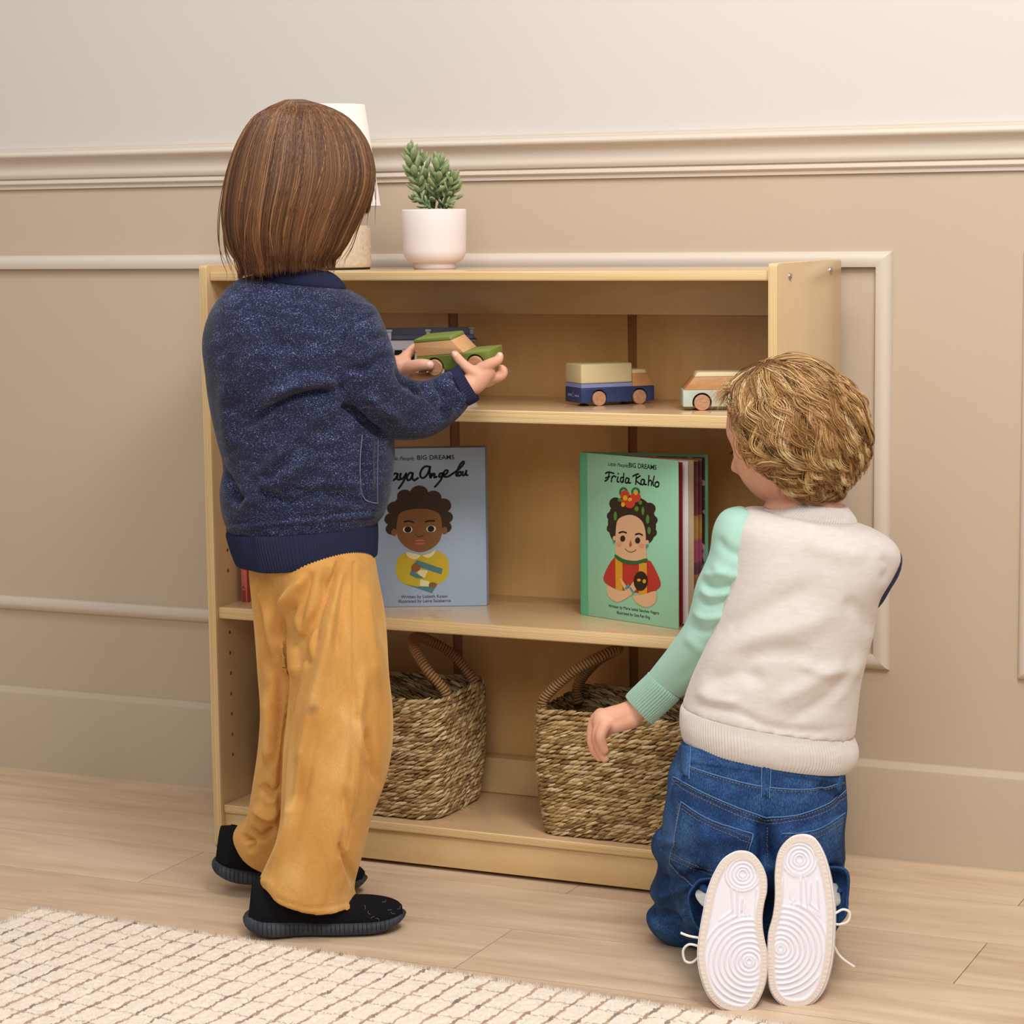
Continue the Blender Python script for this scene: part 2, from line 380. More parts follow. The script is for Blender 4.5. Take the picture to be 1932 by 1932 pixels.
LM = plane_M(M[:3, :3]@np.array([-.0001, 0, .0135])+M[:3, 3], -hy, UP); PALE = paint('pale_print', '9fa6c4')
text_obj('lettering', 'COCO', .0050, PALE, tr, LM@np.array(Matrix.Translation((-.0115, 0, 0))), .0001); text_obj('lettering', 'VILLAGE', .0036, PALE, tr, LM@np.array(Matrix.Translation((.0125, 0, 0))), .0001)
add('logo_mark', *stroke([[(-.003, -.0005), (-.003, .003), (0, .0058), (.003, .003), (.003, -.0005), (-.003, -.0005)], [(0, .0058), (0, .0085)]], LM, .0006, .0002), PALE, tr, smooth=False)
# mint van facing left
th = math.radians(24.4); hx = np.array([math.cos(th), math.sin(th), 0]); hy = np.array([-math.sin(th), math.cos(th), 0])
o_ = np.array([.7774, .0782, .6918])-.0270*hx+.030*hy; M = frameM(o_, hx, hy, UP); hw = .027; L = .118
va = empty('toy_van', 'wooden toy car with pale mint body and cream roof, right of the blue truck', 'toy', tuple(o_))
MINT = paint('pale_mint_paint', 'c3cfc0'); CREAM2 = paint('cream_roof_paint', 'ece0b4')
add('chassis', *tf(prism(arch_profile(L, .0055, .0292, (.027, .091), .0113, .0138), -hw, hw, 1, .001), M), MINT, va, sharp=40)
add('arch_shade_core', *tf(bbox((.008, -hw+.005, .007), (L-.008, hw-.005, .024), 0), M), M_black, va, smooth=False)
add('cabin', *tf(prism([(.0015, .0294), (.0165, .0478), (.104, .0478), (L-.002, .0294)], -hw, hw, 1, .0004), M), BEECH, va, sharp=40)
add('roof', *tf(prism([(.0165, .0480), (.0195, .0528), (.022, .0542), (.1, .0542), (.104, .0480)], -hw, hw, 1, .0008), M), CREAM2, va, sharp=50)
toy_wheels(M, va, (.027, .091), .0113, .0113, hw)
# green car held by the standing child
def cdir(a, b, c): v = CR*a+CU*b+CF*c; return v/np.linalg.norm(v)
gx = cdir(.915, .05, -.40); gy = cdir(.44, .25, .86); gy = gy-gx*(gx@gy); gy /= np.linalg.norm(gy); gz = np.cross(gx, gy)
B1 = np.array([.32, -.26, 0.])
GW = .10; o_ = at(785, 673, g=(B1, GW)); hw = .0235
M = frameM(o_+gy*hw, gx, gy, gz); CARM = M
gc = empty('toy_car', 'green wooden toy car held up in both hands by the child standing', 'toy', tuple(M[:3, 3]))
GREEN = paint('olive_green_paint', '77863c'); L = .1125
add('chassis', *tf(prism(arch_profile(L, -.0225, -.0003, (.026, .0886), -.0175, .0138), -hw, hw, 1, .0012), M), GREEN, gc, sharp=40)
add('arch_shade_core', *tf(bbox((.008, -hw+.005, -.021), (L-.008, hw-.005, -.004), 0), M), M_black, gc, smooth=False)
BEECHL = wood('beech_pale', 'd9ab7b', 'c1905f', (9, 120, 120), .45, 0)
add('cabin', *tf(prism([(0, 0), (.073, 0), (.0575, .0192), (0.0, .0192)], -hw, hw, 1, .0004), M), BEECHL, gc, sharp=40)
add('roof', *tf(prism([(-.0005, .0194), (.058, .0194), (.0565, .0235), (.0545, .0245), (.002, .0245), (.0, .0232)], -hw-.0004, hw+.0004, 1, .0009), M), GREEN, gc, sharp=50)
toy_wheels(M, gc, (.026, .0886), -.0175, .0115, hw)
# grey plastic toy building behind the green car
o_ = np.array([.30, .11, .6918]); gx_, gy_ = hx, hy; tg = empty('toy_garage', 'grey plastic toy building with slotted walls behind the held green car', 'toy', tuple(o_))
M = frameM(o_, hx, hy, UP); GREY, DGREY = Mat('grey_plastic', 'a5a3a8', .45, .4), Mat('slate_plastic', '62697c', .45, .4)
w_ = []
def slotwall(x0, x1, z0, z1, y):
    n = 7; dx = (x1-x0)/n; out = [bbox((x0, y, z0), (x1, y+.004, z0+.012), .0005, 1), bbox((x0, y, z1-.014), (x1, y+.004, z1), .0005, 1)]
    for i in range(n+1):
        xa = x0+dx*i-.003 if i else x0; out.append(prism([(xa-.003, z0+.01), (xa+.0045, z0+.01), (xa+.0115, z1-.012), (xa+.004, z1-.012)], y, y+.004, 1, 0))
    return out
add('wall_panel', *tf(merge(*slotwall(-.05, .085, 0, .094, -.03)), M), GREY, tg, sharp=40)
add('wall_panel', *tf(merge(bbox((-.05, .04, 0), (.095, .044, .110), .0005, 1), bbox((-.05, -.026, 0), (-.046, .04, .096), .0005, 1)), M), DGREY, tg, sharp=40)
add('deck', *tf(merge(bbox((-.05, -.026, .091), (.10, .04, .094), .0005, 1), *[bbox((-.05, .006+.009*i, .094), (.095, .010+.009*i, .100), .0008, 1) for i in range(4)]), M), DGREY, tg, sharp=40)
for x, y in ((.028, -.022), (.092, .038), (-.03, -.022)):
    add('post', *tf(merge(bbox((x-.003, y-.003, .094), (x+.003, y+.003, .110), .0008, 1), bbox((x-.0045, y-.0045, .107), (x+.0045, y+.0045, .1105), .0008, 1)), M), GREY, tg, sharp=40)
add('ramp', *tf(bbox((.0, -.034, 0), (.10, -.0305, .018), .0005, 1), M), GREY, tg, sharp=40)

# ------------------------------------------------------------------ books
PAGE = Mat('paper_page', 'f3ecee', .7, .2)
def sheet(o, ang, x0, x1, z0, z1, t):
    d = np.array([math.cos(ang), math.sin(ang), 0]); n = np.array([math.sin(ang), -math.cos(ang), 0])
    M = frameM(o, d, -n, UP); return tf(bbox((x0, -t, z0), (x1, 0, z1), min(.0008, t*.4), 2), M)
# blue picture book facing the viewer
BLUE = Mat('book_blue', '8fa3b8', .28, .5); BLUE.base(BLUE.mix(BLUE.noise(400, detail=2), lin('9db3ca'), lin('a5bad1')))
z3 = .3783; o_ = np.array([.219, .078, z3]); ang = math.atan2(.165-.078, .3957-.219); d = np.array([math.cos(ang), math.sin(ang), 0])
b1 = empty('picture_book', 'blue-grey picture book with a portrait on its cover, left of the green book', 'book', tuple(o_), 'picture books on the middle shelf')
Lc = .1975; lean = .0
fc = add('front_cover', *sheet(o_, ang, 0, Lc, 0, .243, .0026), BLUE, b1, sharp=40)
add('page_block', *merge(sheet(o_+np.array([0, .0058, .003]), ang+.006, .004, Lc-.005, 0, .236, .0045)), PAGE, b1, sharp=40)
add('back_cover', *sheet(o_+np.array([0, .0098, 0]), ang+.012, 0, Lc-.001, 0, .2445, .0026), Mat('book_blue_back', '7d8b99', .35, .4), b1, sharp=40)
MB = plane_M(o_+np.array([math.sin(ang), -math.cos(ang), 0])*.0027, d, UP)
def px2(ox, oy, k, M_=None):
    return lambda pts: [((x-ox)*k, (oy-y)*k) for x, y in pts]
# sheet coordinates: crop pixels (5.367 per photo pixel) -> metres on the cover
kx, kz = Lc/1.0, .243
def cov1(pts):  # crop (680,820)x5.367 ; right edge x=1243..1283, top y=112, bottom y=1730
    out = []
    for x, y in pts:
        t = (y-112)/1618; xr = 1243+40*t; out.append((Lc-(xr-x)/1618*.243*1.115, .243*(1-t)))
    return out
def F1(name, col, polys, z, rough=.4): return add(name, *flat([cov1(p) for p in polys], MB, z), Mat('print_'+name, col, rough, .3), fc, smooth=False)
def blob(cx, cy, r, n=16): return [(cx+r*math.cos(t), cy+r*math.sin(t)) for t in np.linspace(0, 2*math.pi, n, endpoint=False)]
def el(cx, cy, a, b, n=30): return [(cx+a*math.cos(t), cy+b*math.sin(t)) for t in np.linspace(0, 2*math.pi, n, endpoint=False)]
PR1, PR2 = [], []
def F1n(name, col, polys, z): PR1.append((merge(*[flat([cov1(p)], MB, z+.00002*i) for i, p in enumerate(polys)]), Mat('print_'+name, col, .45, .3)))
def add_print(PR, par):
    ids = [k for k, (vf, m_) in enumerate(PR) for _ in vf[1]]; V, F = merge(*[vf for vf, m_ in PR]); o = add('cover_print', V, F, [m_ for _, m_ in PR], par, smooth=False); o.data.polygons.foreach_set('material_index', ids)
# a plain portrait figure
F1n('portrait_hair', '3c2a20', [el(650, 760, 255, 215)]+[blob(*q) for q in ((430, 720, 70), (400, 830, 62), (410, 930, 60), (520, 600, 70), (650, 575, 85), (780, 620, 75), (870, 700, 75), (900, 820, 62), (890, 920, 60))], .0001)
F1n('portrait_face', '8a5d34', [spline([(450, 900), (480, 770), (600, 730), (740, 735), (840, 790), (862, 930), (850, 1040), (780, 1130), (660, 1172), (540, 1120), (465, 1020)], 50, True).tolist(), el(428, 965, 26, 38), el(885, 955, 26, 38)], .0005)
F1n('portrait_eyes', 'efe8dc', [el(551, 938, 43, 34), el(764, 934, 43, 34)], .0007)
F1n('portrait_pupils', '1d1612', [el(553, 937, 31, 32), el(762, 934, 31, 32)], .0008)
F1n('portrait_lips', 'c0695a', [el(665, 1067, 52, 26)], .0007)
F1n('portrait_jumper', 'c9b02c', [spline([(545, 1180), (470, 1220), (448, 1330), (470, 1440), (560, 1510), (690, 1530), (840, 1495), (915, 1430), (930, 1320), (905, 1220), (810, 1165), (680, 1200)], 60, True).tolist()], .0004)
F1n('portrait_collar', 'e6d9a8', [spline([(540, 1170), (560, 1220), (620, 1245), (672, 1205), (600, 1180)], 24, True).tolist(), spline([(805, 1150), (790, 1200), (740, 1232), (690, 1205), (760, 1180)], 24, True).tolist(), [(650, 1350), (740, 1360), (710, 1440), (645, 1390)], [(670, 1450), (755, 1470), (750, 1525), (668, 1520)]], .0009)
F1n('portrait_book', '4f7f80', [[(640, 1252), (875, 1345), (862, 1402), (600, 1300)], [(590, 1350), (700, 1440), (640, 1440), (572, 1400)], [(535, 1495), (640, 1525), (825, 1500), (780, 1592)]], .0007)
F1n('portrait_hands', '8a5d34', [el(628, 1330, 42, 42), el(785, 1508, 38, 26)], .0011)
PR1.append((merge(stroke([cov1(q) for q in ([(520, 858), (560, 852), (602, 864)], [(710, 862), (750, 852), (792, 854)])], MB, .0022, .0007), stroke([cov1(q) for q in ([(625, 992), (640, 1008), (662, 1012), (685, 1006), (697, 990)], [(610, 1066), (665, 1068), (720, 1064)])], MB, .0008, .0008)), INK)); add_print(PR1, fc)
text_obj('title_lettering', 'BIG DREAMS', .0098, INK, fc, MB@np.array(Matrix.Translation((*cov1([(796, 230)])[0], .0001))), .0001, spacing=1.05, bold=.00012)
def T1(txt, x, y, sz): text_obj('caption_lettering', txt, sz, INK, fc, MB@np.array(Matrix.Translation((*cov1([(x, y)])[0], .0001))), .0001)
T1('Written by Lisbeth Kaiser', 712, 1642, .0068); T1('Illustrated by Leire Salaberria', 712, 1688, .0068)
may = [[(322, 425), (336, 365), (348, 316)], [(348, 318), (351, 360), (357, 412)], [(357, 410), (377, 360), (402, 318)], [(402, 320), (388, 390), (370, 456)], [(455, 372), (430, 365), (405, 395), (402, 432), (430, 425), (452, 385)], [(456, 370), (450, 418), (470, 430), (480, 420)], [(482, 368), (477, 405), (492, 422), (515, 400), (530, 370)], [(532, 368), (516, 430), (490, 480), (466, 517)], [(590, 365), (565, 362), (540, 400), (546, 435), (572, 425), (590, 375)], [(592, 368), (588, 415), (606, 438), (638, 415)],
 [(745, 302), (700, 300), (665, 345), (662, 400), (690, 415), (725, 375), (748, 305)], [(748, 303), (742, 370), (752, 414)], [(760, 372), (756, 412)], [(757, 405), (780, 374), (790, 380), (786, 410), (808, 405)], [(862, 370), (838, 375), (830, 402), (850, 406), (866, 372)], [(868, 368), (850, 430), (820, 475), (793, 507)], [(868, 392), (900, 372), (908, 345), (888, 342), (868, 375), (880, 405), (915, 402), (950, 378)], [(950, 378), (1010, 330), (1052, 275), (1048, 254), (1022, 280), (1000, 330), (984, 385), (996, 400)], [(1018, 358), (1000, 372), (1006, 398), (1026, 390), (1030, 364), (1016, 358)], [(1046, 358), (1041, 385), (1054, 396), (1070, 375), (1077, 348)], [(1077, 348), (1073, 385), (1088, 393)]]
add('title_script', *stroke([cov1(q) for q in may], MB, .0032, .0001), INK, fc, smooth=False)
text_obj('subtitle_lettering', 'Little People,', .0080, INK, fc, MB@np.array(Matrix.Translation((*cov1([(482, 232)])[0], .0001))), .0001, shear=.3)

# green picture book, standing half open
GRN, GRND = Mat('book_mint', '8fc7a4', .3, .5), Mat('book_mint_spine', '5fb384', .3, .5)
GRN.base(GRN.mix(GRN.noise(400, detail=2), lin('98d3b0'), lin('a0d9b6')))
o_ = np.array([.5675, .137, z3]); a1 = math.atan2(-.067, .1738)
b2 = empty('picture_book', 'mint green picture book standing half open, behind the kneeling child', 'book', tuple(o_), 'picture books on the middle shelf')
Lc2 = .191; a2 = math.radians(4.5)
fc2 = add('front_cover', *sheet(o_, a1, .002, Lc2, 0, .243, .0026), GRN, b2, sharp=40)
d1 = np.array([math.cos(a1), math.sin(a1), 0]); n1 = np.array([math.sin(a1), -math.cos(a1), 0])
add('spine', *merge(tube([o_+np.array([0, .003, 0]), o_+np.array([0, .003, .2432])], .0052, 14)), GRND, b2, sharp=50)
MC = plane_M(o_+n1*.0027, d1, UP)
add('hinge_band', *flat([[(.001, 0), (.013, 0), (.013, .243), (.001, .243)]], MC, .0001), GRND, fc2, smooth=False)
add('back_cover', *sheet(o_+np.array([0, .006, 0]), a2, .002, Lc2, 0, .2435, .0026), Mat('book_mint_back', '6fae8c', .35, .4), b2, sharp=40)
add('endpaper', *sheet(o_+np.array([0, .0008, .003]), a1+.06, .004, Lc2-.003, 0, .236, .0008), Mat('endpaper_red', '8c1f2c', .5, .3), b2, sharp=40)
add('page', *sheet(o_+np.array([0, .0016, .003]), a1+.135, .004, Lc2-.003, 0, .2365, .003), PAGE, b2, sharp=40)
PC = Mat('page_cream', 'd9c3a0', .7, .2); PM = Mat('page_print', '7a2740', .55, .25)
vv = PM.coord((1, 1, 1)); st = PM.ramp(PM.math('FRACT', PM.math('MULTIPLY', PM.sep(vv)[2], 5.1)), [(0, '352a28'), (.2, 'b98a3a'), (.36, '4a3a5a'), (.45, 'b5527a'), (.62, 'c9a13e'), (.8, '6d1f36')], 'CONSTANT')
PM.base(PM.mix(PM.noise(60, vv, 2), st, lin('8c4a44'), 'MIX'))
for i, (ag, t_) in enumerate(((.155, .0006), (.175, .0006), (.195, .0006), (.215, .001))): add('page', *sheet(o_+np.array([0, .003, .003]), a1+ag, .004, Lc2-.004, 0, .2365, t_), PC, b2, sharp=40)
add('page', *sheet(o_+np.array([0, .0035, .003]), a1+.29, .004, Lc2-.004, 0, .2365, .0008), PM, b2, sharp=40)
add('page', *sheet(o_+np.array([0, .0045, .003]), a1+.36, .004, Lc2-.004, 0, .2365, .0012), PM, b2, sharp=40)
PD = Mat('page_print_dark', '4a3029', .55, .25); PD.base(PD.ramp(PD.noise(38, PD.coord(), 1), [(.4, '3a2622'), (.5, 'c08d8a'), (.58, '8d7fa6'), (.62, '4a3029')], 'CONSTANT'))
add('page', *sheet(o_+np.array([0, .0055, .003]), a2-.025, .004, Lc2-.004, 0, .2365, .001), PD, b2, sharp=40)
# cover print: crop (1060,820)x5.083 -> sheet
H2 = np.array([[163, 150], [1075, 222], [1100, 1865], [205, 1715]], float)   # TL TR BR BL
def cov2(pts):
    out = []
    for x, y in pts:
        s_, t_ = .5, .5
        for _ in range(6):   # invert the bilinear quad
            p = (H2[0]*(1-s_)+H2[1]*s_)*(1-t_)+(H2[3]*(1-s_)+H2[2]*s_)*t_
            ds = (H2[1]-H2[0])*(1-t_)+(H2[2]-H2[3])*t_; dt = (H2[3]-H2[0])*(1-s_)+(H2[2]-H2[1])*s_
            J = np.array([ds, dt]).T; q = np.linalg.solve(J, np.array([x, y])-p); s_ += q[0]; t_ += q[1]
        out.append((.002+s_*(Lc2-.002), .243*(1-t_)))
    return out
def F2(name, col, polys, z): PR2.append((merge(*[flat([cov2(p)], MC, z+.00002*i) for i, p in enumerate(polys)]), Mat('print2_'+name, col, .45, .3)))
F2('portrait_hair', '3b2c22', [spline([(640, 560), (500, 620), (440, 740), (435, 860), (470, 980), (530, 1010), (650, 1010), (800, 1030), (860, 980), (885, 860), (860, 720), (780, 610)], 60, True).tolist()]+[blob(*q) for q in ((500, 640, 60), (465, 760, 45), (462, 880, 42), (820, 690, 60), (855, 800, 45), (850, 920, 45))], .0001)
F2('portrait_bow', '2f7a44', [el(575, 530, 42, 48), el(690, 530, 42, 48)], .00015); F2('portrait_bow_hole', '8fc7a4', [el(577, 532, 22, 28), el(690, 530, 22, 28)], .0002)
F2('portrait_flowers', 'd2472f', [el(590, 555, 45, 42), el(690, 580, 52, 48), el(640, 640, 48, 44), el(590, 620, 35, 32)], .0005); F2('portrait_flowers_yellow', 'e8b52a', [el(595, 585, 22, 26), el(575, 650, 18, 22), el(695, 535, 20, 22), el(640, 600, 20, 18)], .0007)
F2('portrait_leaves', '5c8a34', [el(545, 605, 22, 16), el(705, 690, 20, 26), el(740, 630, 16, 20), el(505, 760, 16, 45), el(810, 790, 16, 45), el(765, 710, 14, 40), el(825, 900, 16, 35)], .0008)
F2('portrait_face', 'e0b489', [spline([(512, 900), (535, 790), (650, 748), (750, 800), (790, 900), (798, 1050), (800, 1180), (730, 1195), (600, 1180), (520, 1130), (512, 1020)], 50, True).tolist(), el(500, 975, 16, 24), el(810, 1015, 16, 24)], .0010)
F2('portrait_cheeks', 'e29a7c', [el(545, 1030, 26, 26), el(760, 1050, 26, 26)], .0012); F2('portrait_pupils', '33241b', [el(580, 978, 24, 30), el(721, 996, 24, 30)], .0013); F2('portrait_nose', 'c9452f', [[(655, 990), (670, 1040), (655, 1062), (640, 1040)]], .0013)
F2('portrait_dress', 'b93a2c', [spline([(505, 1160), (400, 1350), (450, 1430), (560, 1470), (760, 1510), (880, 1490), (938, 1415), (860, 1230), (810, 1190), (650, 1200)], 60, True).tolist()], .0005)
F2('portrait_arms', 'e0b489', [spline([(440, 1430), (450, 1530), (530, 1590), (600, 1570), (690, 1500), (750, 1400), (700, 1380), (620, 1480), (520, 1470)], 40, True).tolist(), spline([(895, 1490), (890, 1600), (810, 1645), (720, 1600), (670, 1520), (590, 1390), (560, 1370), (640, 1520), (780, 1520)], 40, True).tolist()], .0011)
F2('portrait_trim', 'd99a2c', [[(510, 1165), (580, 1190), (585, 1490), (520, 1470)], [(735, 1210), (808, 1215), (815, 1535), (740, 1520)]], .0009)
F2('portrait_ruff', '2f6b3c', [spline([(505, 1150), (560, 1200), (650, 1225), (740, 1220), (812, 1195), (800, 1170), (700, 1195), (600, 1180), (520, 1135)], 36, True).tolist()], .0013)
F2('portrait_palette', '33241b', [el(755, 1390, 66, 95)], .00125); F2('portrait_paint', 'e0a02a', [el(790, 1392, 16, 20), el(740, 1380, 18, 14)], .0015); F2('portrait_bracelet', '3f9aa3', [[(605, 1460), (640, 1420), (655, 1432), (625, 1475)], [(660, 1445), (700, 1500), (688, 1510), (650, 1462)], el(498, 1005, 13, 15), el(811, 1048, 13, 15)], .0015)
PR2.append((merge(stroke([cov2(q) for q in ([(545, 922), (580, 912), (615, 922)], [(700, 938), (735, 930), (765, 944)])], MC, .0022, .0014), stroke([cov2(q) for q in ([(605, 1075), (630, 1100), (660, 1108), (690, 1100), (708, 1085)],)], MC, .0008, .0014)), INK)); add_print(PR2, fc2)
def TX2(txt, x, y, sz, nm='caption_lettering', sp=1.): text_obj(nm, txt, sz, INK, fc2, MC@np.array(Matrix.Translation((*cov2([(x, y)])[0], .0001))), .0001, spacing=sp, bold=.00012 if 'title' in nm else 0)
TX2('BIG DREAMS', 750, 302, .0098, 'title_lettering'); TX2('Written by Maria Isabel Sánchez Vegara', 688, 1680, .0062); TX2('Illustrated by Gee Fan Eng', 685, 1733, .0062)
fri = [[(400, 350), (430, 338), (480, 350)], [(435, 345), (425, 400), (395, 425)], [(400, 395), (440, 380)], [(462, 385), (458, 430)], [(460, 395), (480, 375), (500, 385)], [(520, 385), (512, 425), (530, 432)], [(522, 352), (523, 355)], [(575, 350), (572, 432)], [(572, 390), (550, 392), (545, 425), (562, 435), (574, 405)], [(625, 400), (600, 395), (592, 435), (612, 440), (626, 405), (622, 440), (640, 440)], [(660, 378), (690, 360), (715, 355)], [(695, 362), (690, 455)], [(730, 372), (690, 410), (735, 455)], [(770, 410), (745, 410), (740, 450), (760, 455), (772, 415), (772, 452), (790, 455)], [(812, 370), (808, 462)], [(808, 430), (825, 415), (838, 430), (835, 465)], [(862, 375), (850, 440), (858, 468)], [(895, 430), (872, 440), (875, 475), (900, 472), (905, 440), (890, 430)]]
add('title_script', *stroke([cov2(q) for q in fri], MC, .0024, .0001), INK, fc2, smooth=False)
text_obj('subtitle_lettering', 'Little People,', .0078, INK, fc2, MC@np.array(Matrix.Translation((*cov2([(520, 284)])[0], .0001))), .0001, shear=.3)

# narrow pink-red book by the left side panel
PINK, RED = Mat('book_pink', 'cf6d66', .45, .35), Mat('book_red', 'a9402c', .45, .35)
b3 = empty('storybook', 'thin salmon pink book upright beside the left side panel', 'book', (.0275, .06, z3))
o_ = np.array([.0255, .058, z3])
add('spine', *bbox(o_, o_+(.0100, .0015, .235), .0006), PINK, b3, sharp=40)
add('back_cover', *bbox(o_+(.0, .0016, 0), o_+(.0015, .17, .235), .0005), RED, b3, sharp=40); add('front_cover', *bbox(o_+(.0085, .0016, 0), o_+(.0100, .17, .235), .0005), RED, b3, sharp=40)
add('page_block', *bbox(o_+(.0018, .002, .003), o_+(.0082, .165, .231), 0), PAGE, b3, smooth=False)
MS = plane_M(o_+(.0048, -.0001, 0), (1, 0, 0), (0, 0, 1))
text_obj('spine_lettering', 'FL', .0068, INK, b3, MS@np.array(Matrix.Translation((0, .0205, 0))), .0001)
add('spine_stripes', *merge(*[flat([[(-.0038, z_), (.0034, z_), (.0034, z_+.0013), (-.0038, z_+.0013)]], MS, .0001) for z_ in np.arange(.001, .019, .0018)]), Mat('print_maroon', '8a3a3a', .5, .2), b3, smooth=False)

# ------------------------------------------------------------------ seagrass baskets
M_grass = Mat('seagrass', 'a88a5c', .7, .25); ca = M_grass.attr('tint')
fib = M_grass.noise(1, M_grass.coord((500, 500, 120)), 4)
M_grass.base(M_grass.mix(M_grass.math('MULTIPLY', fib, .55), ca.outputs['Color'], lin('7a5f3a'), 'MIX')); M_grass.bump(fib, .35, .0008)
M_core = Mat('seagrass_core', '5c4628', .9, .1)
GC = np.array([lin(c)[:3] for c in ('ecd6a6', 'd8bd88', 'c3a26c', 'a98757', '917249', '7f6c49', 'b89a66')])
def strand_mesh(P, R, k=6):
    """P (n,m,3) paths, R (m,) radii -> tubes"""
    n, m, _ = P.shape; T = np.gradient(P, axis=1); T /= np.linalg.norm(T, axis=2)[..., None]+1e-12
    A = np.empty_like(T); a0 = np.cross(T[:, 0], np.array([.13, .21, .97])+0*T[:, 0]); bad = np.linalg.norm(a0, axis=1) < .2; a0[bad] = np.cross(T[bad, 0], np.array([.9, .3, 0]))
    for i in range(m):   # parallel transport so that the tube never twists
        a0 = a0-T[:, i]*(a0*T[:, i]).sum(1)[:, None]; a0 = a0/(np.linalg.norm(a0, axis=1)[:, None]+1e-12); A[:, i] = a0
    B = np.cross(T, A)
    t = np.linspace(0, 2*np.pi, k, endpoint=False); R = np.broadcast_to(R, (n, m))
    V = P[:, :, None]+R[:, :, None, None]*(A[:, :, None]*np.cos(t)[:, None]+B[:, :, None]*np.sin(t)[:, None])
    base = (np.arange(n)*m*k)[:, None, None]+(np.arange(m-1)*k)[None, :, None]; q = np.arange(k)[None, None]
    F = np.stack([base+q, base+(q+1) % k, base+k+(q+1) % k, base+k+q], -1).reshape(-1, 4)
    return V.reshape(-1, 3), F
def basket(name, label, x0, x1, y0, y1, z0, hgt, flare, rad, handles, lean=0):
    cx, cy = (x0+x1)/2, (y0+y1)/2; root = empty(name, label, 'basket', (cx, cy, z0), 'seagrass baskets on the bottom shelf')
    def rr(hw, hd, r, n=400):
        P = []
        for sx, sy, a0 in ((1, 1, 0), (-1, 1, 90), (-1, -1, 180), (1, -1, 270)):
            for t in np.linspace(0, 90, 14): a = math.radians(a0+t); P.append((sx*(hw-r)+r*math.cos(a), sy*(hd-r)+r*math.sin(a)))
        P = np.array(P+[P[0]]); s = np.r_[0, np.cumsum(np.linalg.norm(np.diff(P, axis=0), axis=1))]
        return P, s
    hw, hd = (x1-x0)/2, (y1-y0)/2; rows = int(hgt/.0066); paths, tint, rad_ = [], [], []
    for j in range(rows+1):
        f = j/rows; e = flare*f+.004*math.sin(f*3.1)-(.003*(1-f)**6); P, s = rr(hw-.004+e, hd-.004+e*.6, rad); Lp = s[-1]; n = int(Lp/.0082); z = z0+.005+f*(hgt-.008)
        ph = random.random()
        for i in range(n):
            c = (i+.5*(j % 2)+random.uniform(-.22, .22)+ph*0)/n*Lp; hl = random.uniform(.0065, .0110)*(1.1 if random.random() < .8 else 1.5)
            q = np.linspace(-1, 1, 6); ss = (c+q*hl) % Lp
            x = np.interp(ss, s, P[:, 0]); y = np.interp(ss, s, P[:, 1]); nr = np.array([x.mean()/hw**1, y.mean()/hd**1]); 
            g = np.gradient(np.stack([x, y], 1), axis=0); nx, ny = g[:, 1], -g[:, 0]; ln = np.hypot(nx, ny)+1e-9
            bulge = .0028*(1-q**2)-.0016+random.uniform(-.0006, .0006); tilt = random.uniform(.28, .50)*(1 if j % 1 == 0 else -1)
            zz = z+q*hl*tilt+random.uniform(-.0007, .0007)+.0022*math.sin(c*23+j*.7)*f
            paths.append(np.stack([cx+x+nx/ln*bulge, cy+y+ny/ln*bulge, zz], 1)); k_ = random.random()
            tint.append(GC[min(6, int(abs(random.gauss(2.2+(.8 if (math.sin(j*1.9+c*9)+random.random()) > .6 else -.6), 1.6)))) if k_ > .02 else 0]*random.uniform(.8, 1.12)); rad_.append(random.uniform(.0015, .0028))
    P = np.array(paths); prof = np.array([.25, .75, 1, 1, .75, .25]); R = np.array(rad_)[:, None]*prof[None]
    V, F = strand_mesh(P, R, 6); add('weave', V, F, M_grass, root, attrs={'tint': np.repeat(np.array(tint), 36, 0)})
    rings = []
    for f in np.linspace(0, 1, 12):
        e = flare*f+.004*math.sin(f*3.1)-(.003*(1-f)**6)-.0005; P_, s = rr(hw-.004+e, hd-.004+e*.6, rad); rings.append([(cx+x, cy+y, z0+.004+f*(hgt-.006)) for x, y in P_[:-1]])
    inner = [[(cx+(x-cx)*.985, cy+(y-cy)*.98, max(z, z0+.008)) for x, y, z in r] for r in rings[::-1]]
    V_, F_ = loft(rings, cap=False); add('lining', V_, F_+[tuple(range(len(rings[0])))[::-1]], M_core, root)
    for (ax, ay, az), (bx, by, bz), mid in handles:   # rope handle wound with cord
        C = spline([np.array([ax, ay, az-.03]), np.array([ax, ay, az])]+[np.array(m_) for m_ in mid]+[np.array([bx, by, bz]), np.array([bx, by, bz-.03])], 90); h = empty_part(root, 'handle')
        Lh = np.r_[0, np.cumsum(np.linalg.norm(np.diff(C, axis=0), axis=1))]; m = 900; sv = np.linspace(0, Lh[-1], m)
        Cc = np.stack([np.interp(sv, Lh, C[:, i]) for i in range(3)], 1); T_, N_, B_ = frames(Cc)
        core = tube(C, .0062, 10); ang = sv/.0046*2*np.pi; ho = Cc+.0064*(N_*np.cos(ang)[:, None]+B_*np.sin(ang)[:, None])
        wv = tube(ho, .0021, 5, cap=False); Vh, Fh = merge(core, wv)
        add('handle', Vh, Fh, M_grass, root, attrs={'tint': np.r_[np.tile(np.array(lin('4a3018')[:3]), (len(core[0]), 1)), np.tile(np.array(lin('b0855a')[:3]), (len(wv[0]), 1))]})
    return root
def empty_part(r, n): return None
Z4 = .0674
basket('basket', 'woven seagrass basket beside the hand of the kneeling child', .5375, .835, .0235, .222, Z4, .187, .007, .022,
       [((.536, .060, .262), (.540, .180, .262), [(.575, .072, .302), (.615, .095, .327), (.628, .120, .332), (.612, .150, .324), (.572, .172, .300)])])
